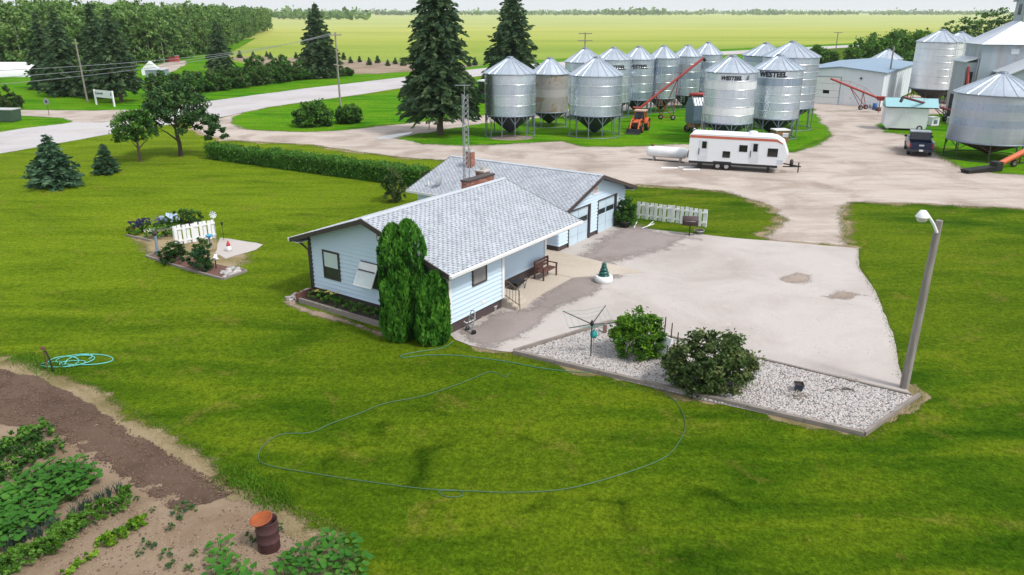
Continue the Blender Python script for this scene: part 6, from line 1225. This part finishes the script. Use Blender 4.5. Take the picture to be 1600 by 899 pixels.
MB().bx(-1.34, -1.31, 1.2, 3.4, 0, 3.4).build('drive_door', mat('dark_opening', (.03, .025, .025), None, 3, .9), el); MB().bx(-1.1, -.4, .36, .39, 4.6, 6.2).build('chute_panel', BLACK, el)
MB().prism([(2.0, 0), (9.5, 0), (9.5, 6.4), (5.75, 8.1), (2.0, 6.4)], 'y', -4.2, -.01).build('annex_wall', EL, el)
for s, x0 in ((1, 1.6), (-1, 9.9)): MB().hexa([(x0, -4.5, 6.24), (5.75, -4.5, 8.14), (5.75, 0, 8.14), (x0, 0, 6.24)], [(x0, -4.5, 6.36), (5.75, -4.5, 8.26), (5.75, 0, 8.26), (x0, 0, 6.36)]).build('annex_roof', ELR, el)
MB().path([(-1.0, .4, 6.8), (-1.1, -.4, 5.0), (-.8, -.6, 3.2)], .16, 8).build('leg_chute', REDP, el); MB().path([(-.3, -.25, 8.6), (-.4, -.4, 6.0), (-.2, -.5, 2.0)], .09, 8).build('spout', STEELG, el)
for x, z in ((3.2, 8.3), (5.6, 8.4)): MB().bx(x, x + .9, -.03, -.004, z, z + .6).build('patch_sheet', ELR, el)
# --- poles and lines
def power_pole(label, loc, h, arms, lean=(0, 0), rz=0, r=.15):
    o = thing('power_pole', label, 'power pole', loc, rz, None); q = MB(); q.tube((0, 0, -.1), (lean[0], lean[1], h), r, r * .7, 10); q.build('pole', POLE, o)
    for z, L_ in arms:
        c = Vector((lean[0] * z / h, lean[1] * z / h, z)); MB().box(c + Vector((0, -.12, 0)), (L_, .12, .14)).build('crossarm', POLE, o)
        for x in (-L_ * .45, -L_ * .15, L_ * .45): MB().lathe([(.03, .07), (.05, .12), (.04, .2), (.001, .24)], 8, c + Vector((x, -.12, 0))).build('insulator', STEELG, o)
    return o
pp = G(532, 166); power_pole('weathered power pole with one crossarm standing on the grass island', pp, 10.3, ((9.9, 1.7),), rz=.5)
power_pole('leaning power pole behind the white two legged sign', G(137, 160), 9.2, (), (-.35, .3)); power_pole('power pole with double crossarms rising behind the grain bins', G(912, 138), 9.6, ((9.4, 2.4), (8.2, 2.6)))
power_pole('thin power pole with single crossarm at the road by the shop', G(1303, 100), 8.0, ((7.9, 2.2),)); power_pole('bare wooden pole standing against the shop side wall', G(1383, 160), 8.2, ())
far = G(-330, 156, 8.6)
for k, (o0, lab) in enumerate(((-.75, 'lowest power line wire crossing the road from the island pole'), (-.25, 'middle power line wire crossing the road from the island pole'), (.75, 'topmost power line wire crossing the road from the island pole'))):
    a = pp + Vector((math.cos(.5) * o0, math.sin(.5) * o0, 10.15)); b = far + Vector((0, o0, .55 * k)); P = []
    for i in range(15): t = i / 14; P.append(a.lerp(b, t) - Vector((0, 0, 1.1 * 4 * t * (1 - t))))
    q = MB(); q.path(P, .02, 4); q.build('power_line', STEELG, label=lab, cat='wire', group='power line wires')
# --- neighbour yard across the road
o = thing('fabric_building', 'long white arched fabric storage building behind the spruces', 'building', G(-60, 121), .06); q = MB(); q.lathe([(2.9, 0), (2.9, 15.5)], 16, (0, 2.9, 0), a0=0, a1=math.pi, axis='x'); q.build('cover', WHITE, o)
MB().prism([(2.9 + 2.85 * math.cos(t), 2.85 * math.sin(t)) for t in [math.pi * k / 12 for k in range(13)]], 'x', 15.3, 15.45).build('end_wall', mat('fabric_grey', (.62, .64, .66), None, 2, .7), o); MB().bx(15.46, 15.5, 1.6, 4.2, 0, 2.2).build('door', STEELG, o)
o = thing('tin_shed', 'small grey metal shed behind the roadside lawn', 'shed', G(258, 128), heading((258, 128), (274, 124.5))); TS = mat('shed_tin', (.30, .36, .43), (.25, .30, .36), 2, .5, .3, .2, 12, stretch=(1, 1, .1)); MB().bx(0, 2.6, 0, 3.6, 0, 2.2).build('wall', TS, o); MB().hexa([(-.1, -.1, 2.2), (2.7, -.1, 2.35), (2.7, 3.7, 2.35), (-.1, 3.7, 2.2)], [(-.1, -.1, 2.26), (2.7, -.1, 2.41), (2.7, 3.7, 2.41), (-.1, 3.7, 2.26)]).build('roof', mat('shed_roof', (.5, .55, .6), None, 2, .4, .3), o); MB().bx(-.03, -.004, 1.2, 2.3, 0, 1.9).build('door', STEELG, o)
o = thing('white_tent', 'white peaked tarp shelter beside the grey metal shed', 'tent', G(222, 118), .3); MB().prism([(0, 0), (3.4, 0), (3.4, 1.2), (1.7, 2.9), (0, 1.2)], 'y', 0, 3.2).build('cover', WHITE, o); MB().bx(1.2, 2.2, -.03, -.004, 0, 1.6).build('door_flap', mat('fabric_grey', (.62, .64, .66)), o)
sheet('neighbour_lot', [(238, 104), (262, 96), (296, 95), (294, 101), (275, 112), (250, 116), (236, 112)], .012, GRAVEL, .5, 1, fe=1.2, grid=.8)
o = thing('red_container', 'small red container at the back of the pale gravel lot', 'container', G(272, 97), .2); MB().bx(-1.3, 1.3, -1, 1, 0, 1.6).build('box', mat('container_red', (.42, .05, .05), None, 2, .5), o); MB().bx(-1.35, 1.35, -1.05, 1.05, 1.602, 1.72).build('roof', STEELG, o); MB().bx(-.5, .5, -1.03, -1.004, 0, 1.4).build('door', mat('container_door', (.33, .04, .04), None, 3, .5), o)
a, b = G(151, 164), G(179, 167); L = (b - a).length; o = thing('roadside_sign', 'white board sign with dark lettering on two white legs', 'sign', a, math.atan2(b.y - a.y, b.x - a.x))
for x in (0, L): MB().bx(x - .1, x + .1, -.1, .1, -.05, 2.25).build('leg', WHITE, o)
MB().bx(.1, L - .1, -.05, .05, 1.15, 2.2).build('panel', WHITE, o); q = MB(); x = .55; g = random.Random(2)
q.lathe([(.12, 0), (.22, 0)], 10, (.42, -.06, 1.72), axis='y', smooth=False)
for k in range(9): w_ = g.uniform(.08, .14); h_ = g.choice((.18, .18, .28)); q.bx(.72 + k * .165, .72 + k * .165 + w_, -.062, -.052, 1.6, 1.6 + h_)
q.bx(L - .45, L - .28, -.062, -.052, 1.5, 1.9); q.build('lettering', mat('sign_ink', (.05, .05, .12), None, 3, .6), o)
o = thing('traffic_sign', 'octagonal pale traffic sign on a thin rusty post at the side road', 'road sign', G(77, 181)); MB().tube((0, 0, -.05), (0, 0, 2.0), .04, None, 6).build('post', mat('rusty_pipe', (.16, .07, .05)), o); q = MB(); q.lathe([(.001, -.02), (.42, -.02), (.42, .02), (.001, .02)], 8, (0, -.06, 1.85), axis='y', smooth=False); q.build('plate', STEELG, o); MB().bx(-.12, .12, -.1, -.085, 1.7, 2.0).build('symbol', BLACK, o)
o = thing('green_dumpster', 'dark green box container at the side road corner', 'container', G(8, 190), -.1); GB_ = mat('dumpster_green', (.05, .09, .06), None, 3, .6); MB().prism([(-1.6, .1), (1.6, .1), (1.75, 1.5), (-1.75, 1.5)], 'y', -.9, .9).build('bin', GB_, o); MB().bx(-1.8, 1.8, -.95, .95, 1.502, 1.6).build('lid', mat('dumpster_lid', (.5, .5, .5), None, 3, .6), o); [MB().bx(x, x + .12, -.93, -.9, .1, 1.5).build('rib', GB_, o) for x in (-.9, 0, .8)]
# ================================================================ HAZE
hz = MB().bx(-8990, 8990, -35, 8990, -1, 22).mesh('haze', [])
m = bpy.data.materials.new('haze_air'); m.use_nodes = True; n = m.node_tree; n.nodes.remove(n.nodes['Principled BSDF']); pv = n.nodes.new('ShaderNodeVolumePrincipled'); pv.inputs['Color'].default_value = (.93, .965, 1, 1); pv.inputs['Density'].default_value = .00008; pv.inputs['Anisotropy'].default_value = .2
n.links.new(pv.outputs[0], n.nodes['Material Output'].inputs['Volume']); hz.materials.append(m); put('haze', hz, kind='stuff'); S.cycles.volume_bounces = 2
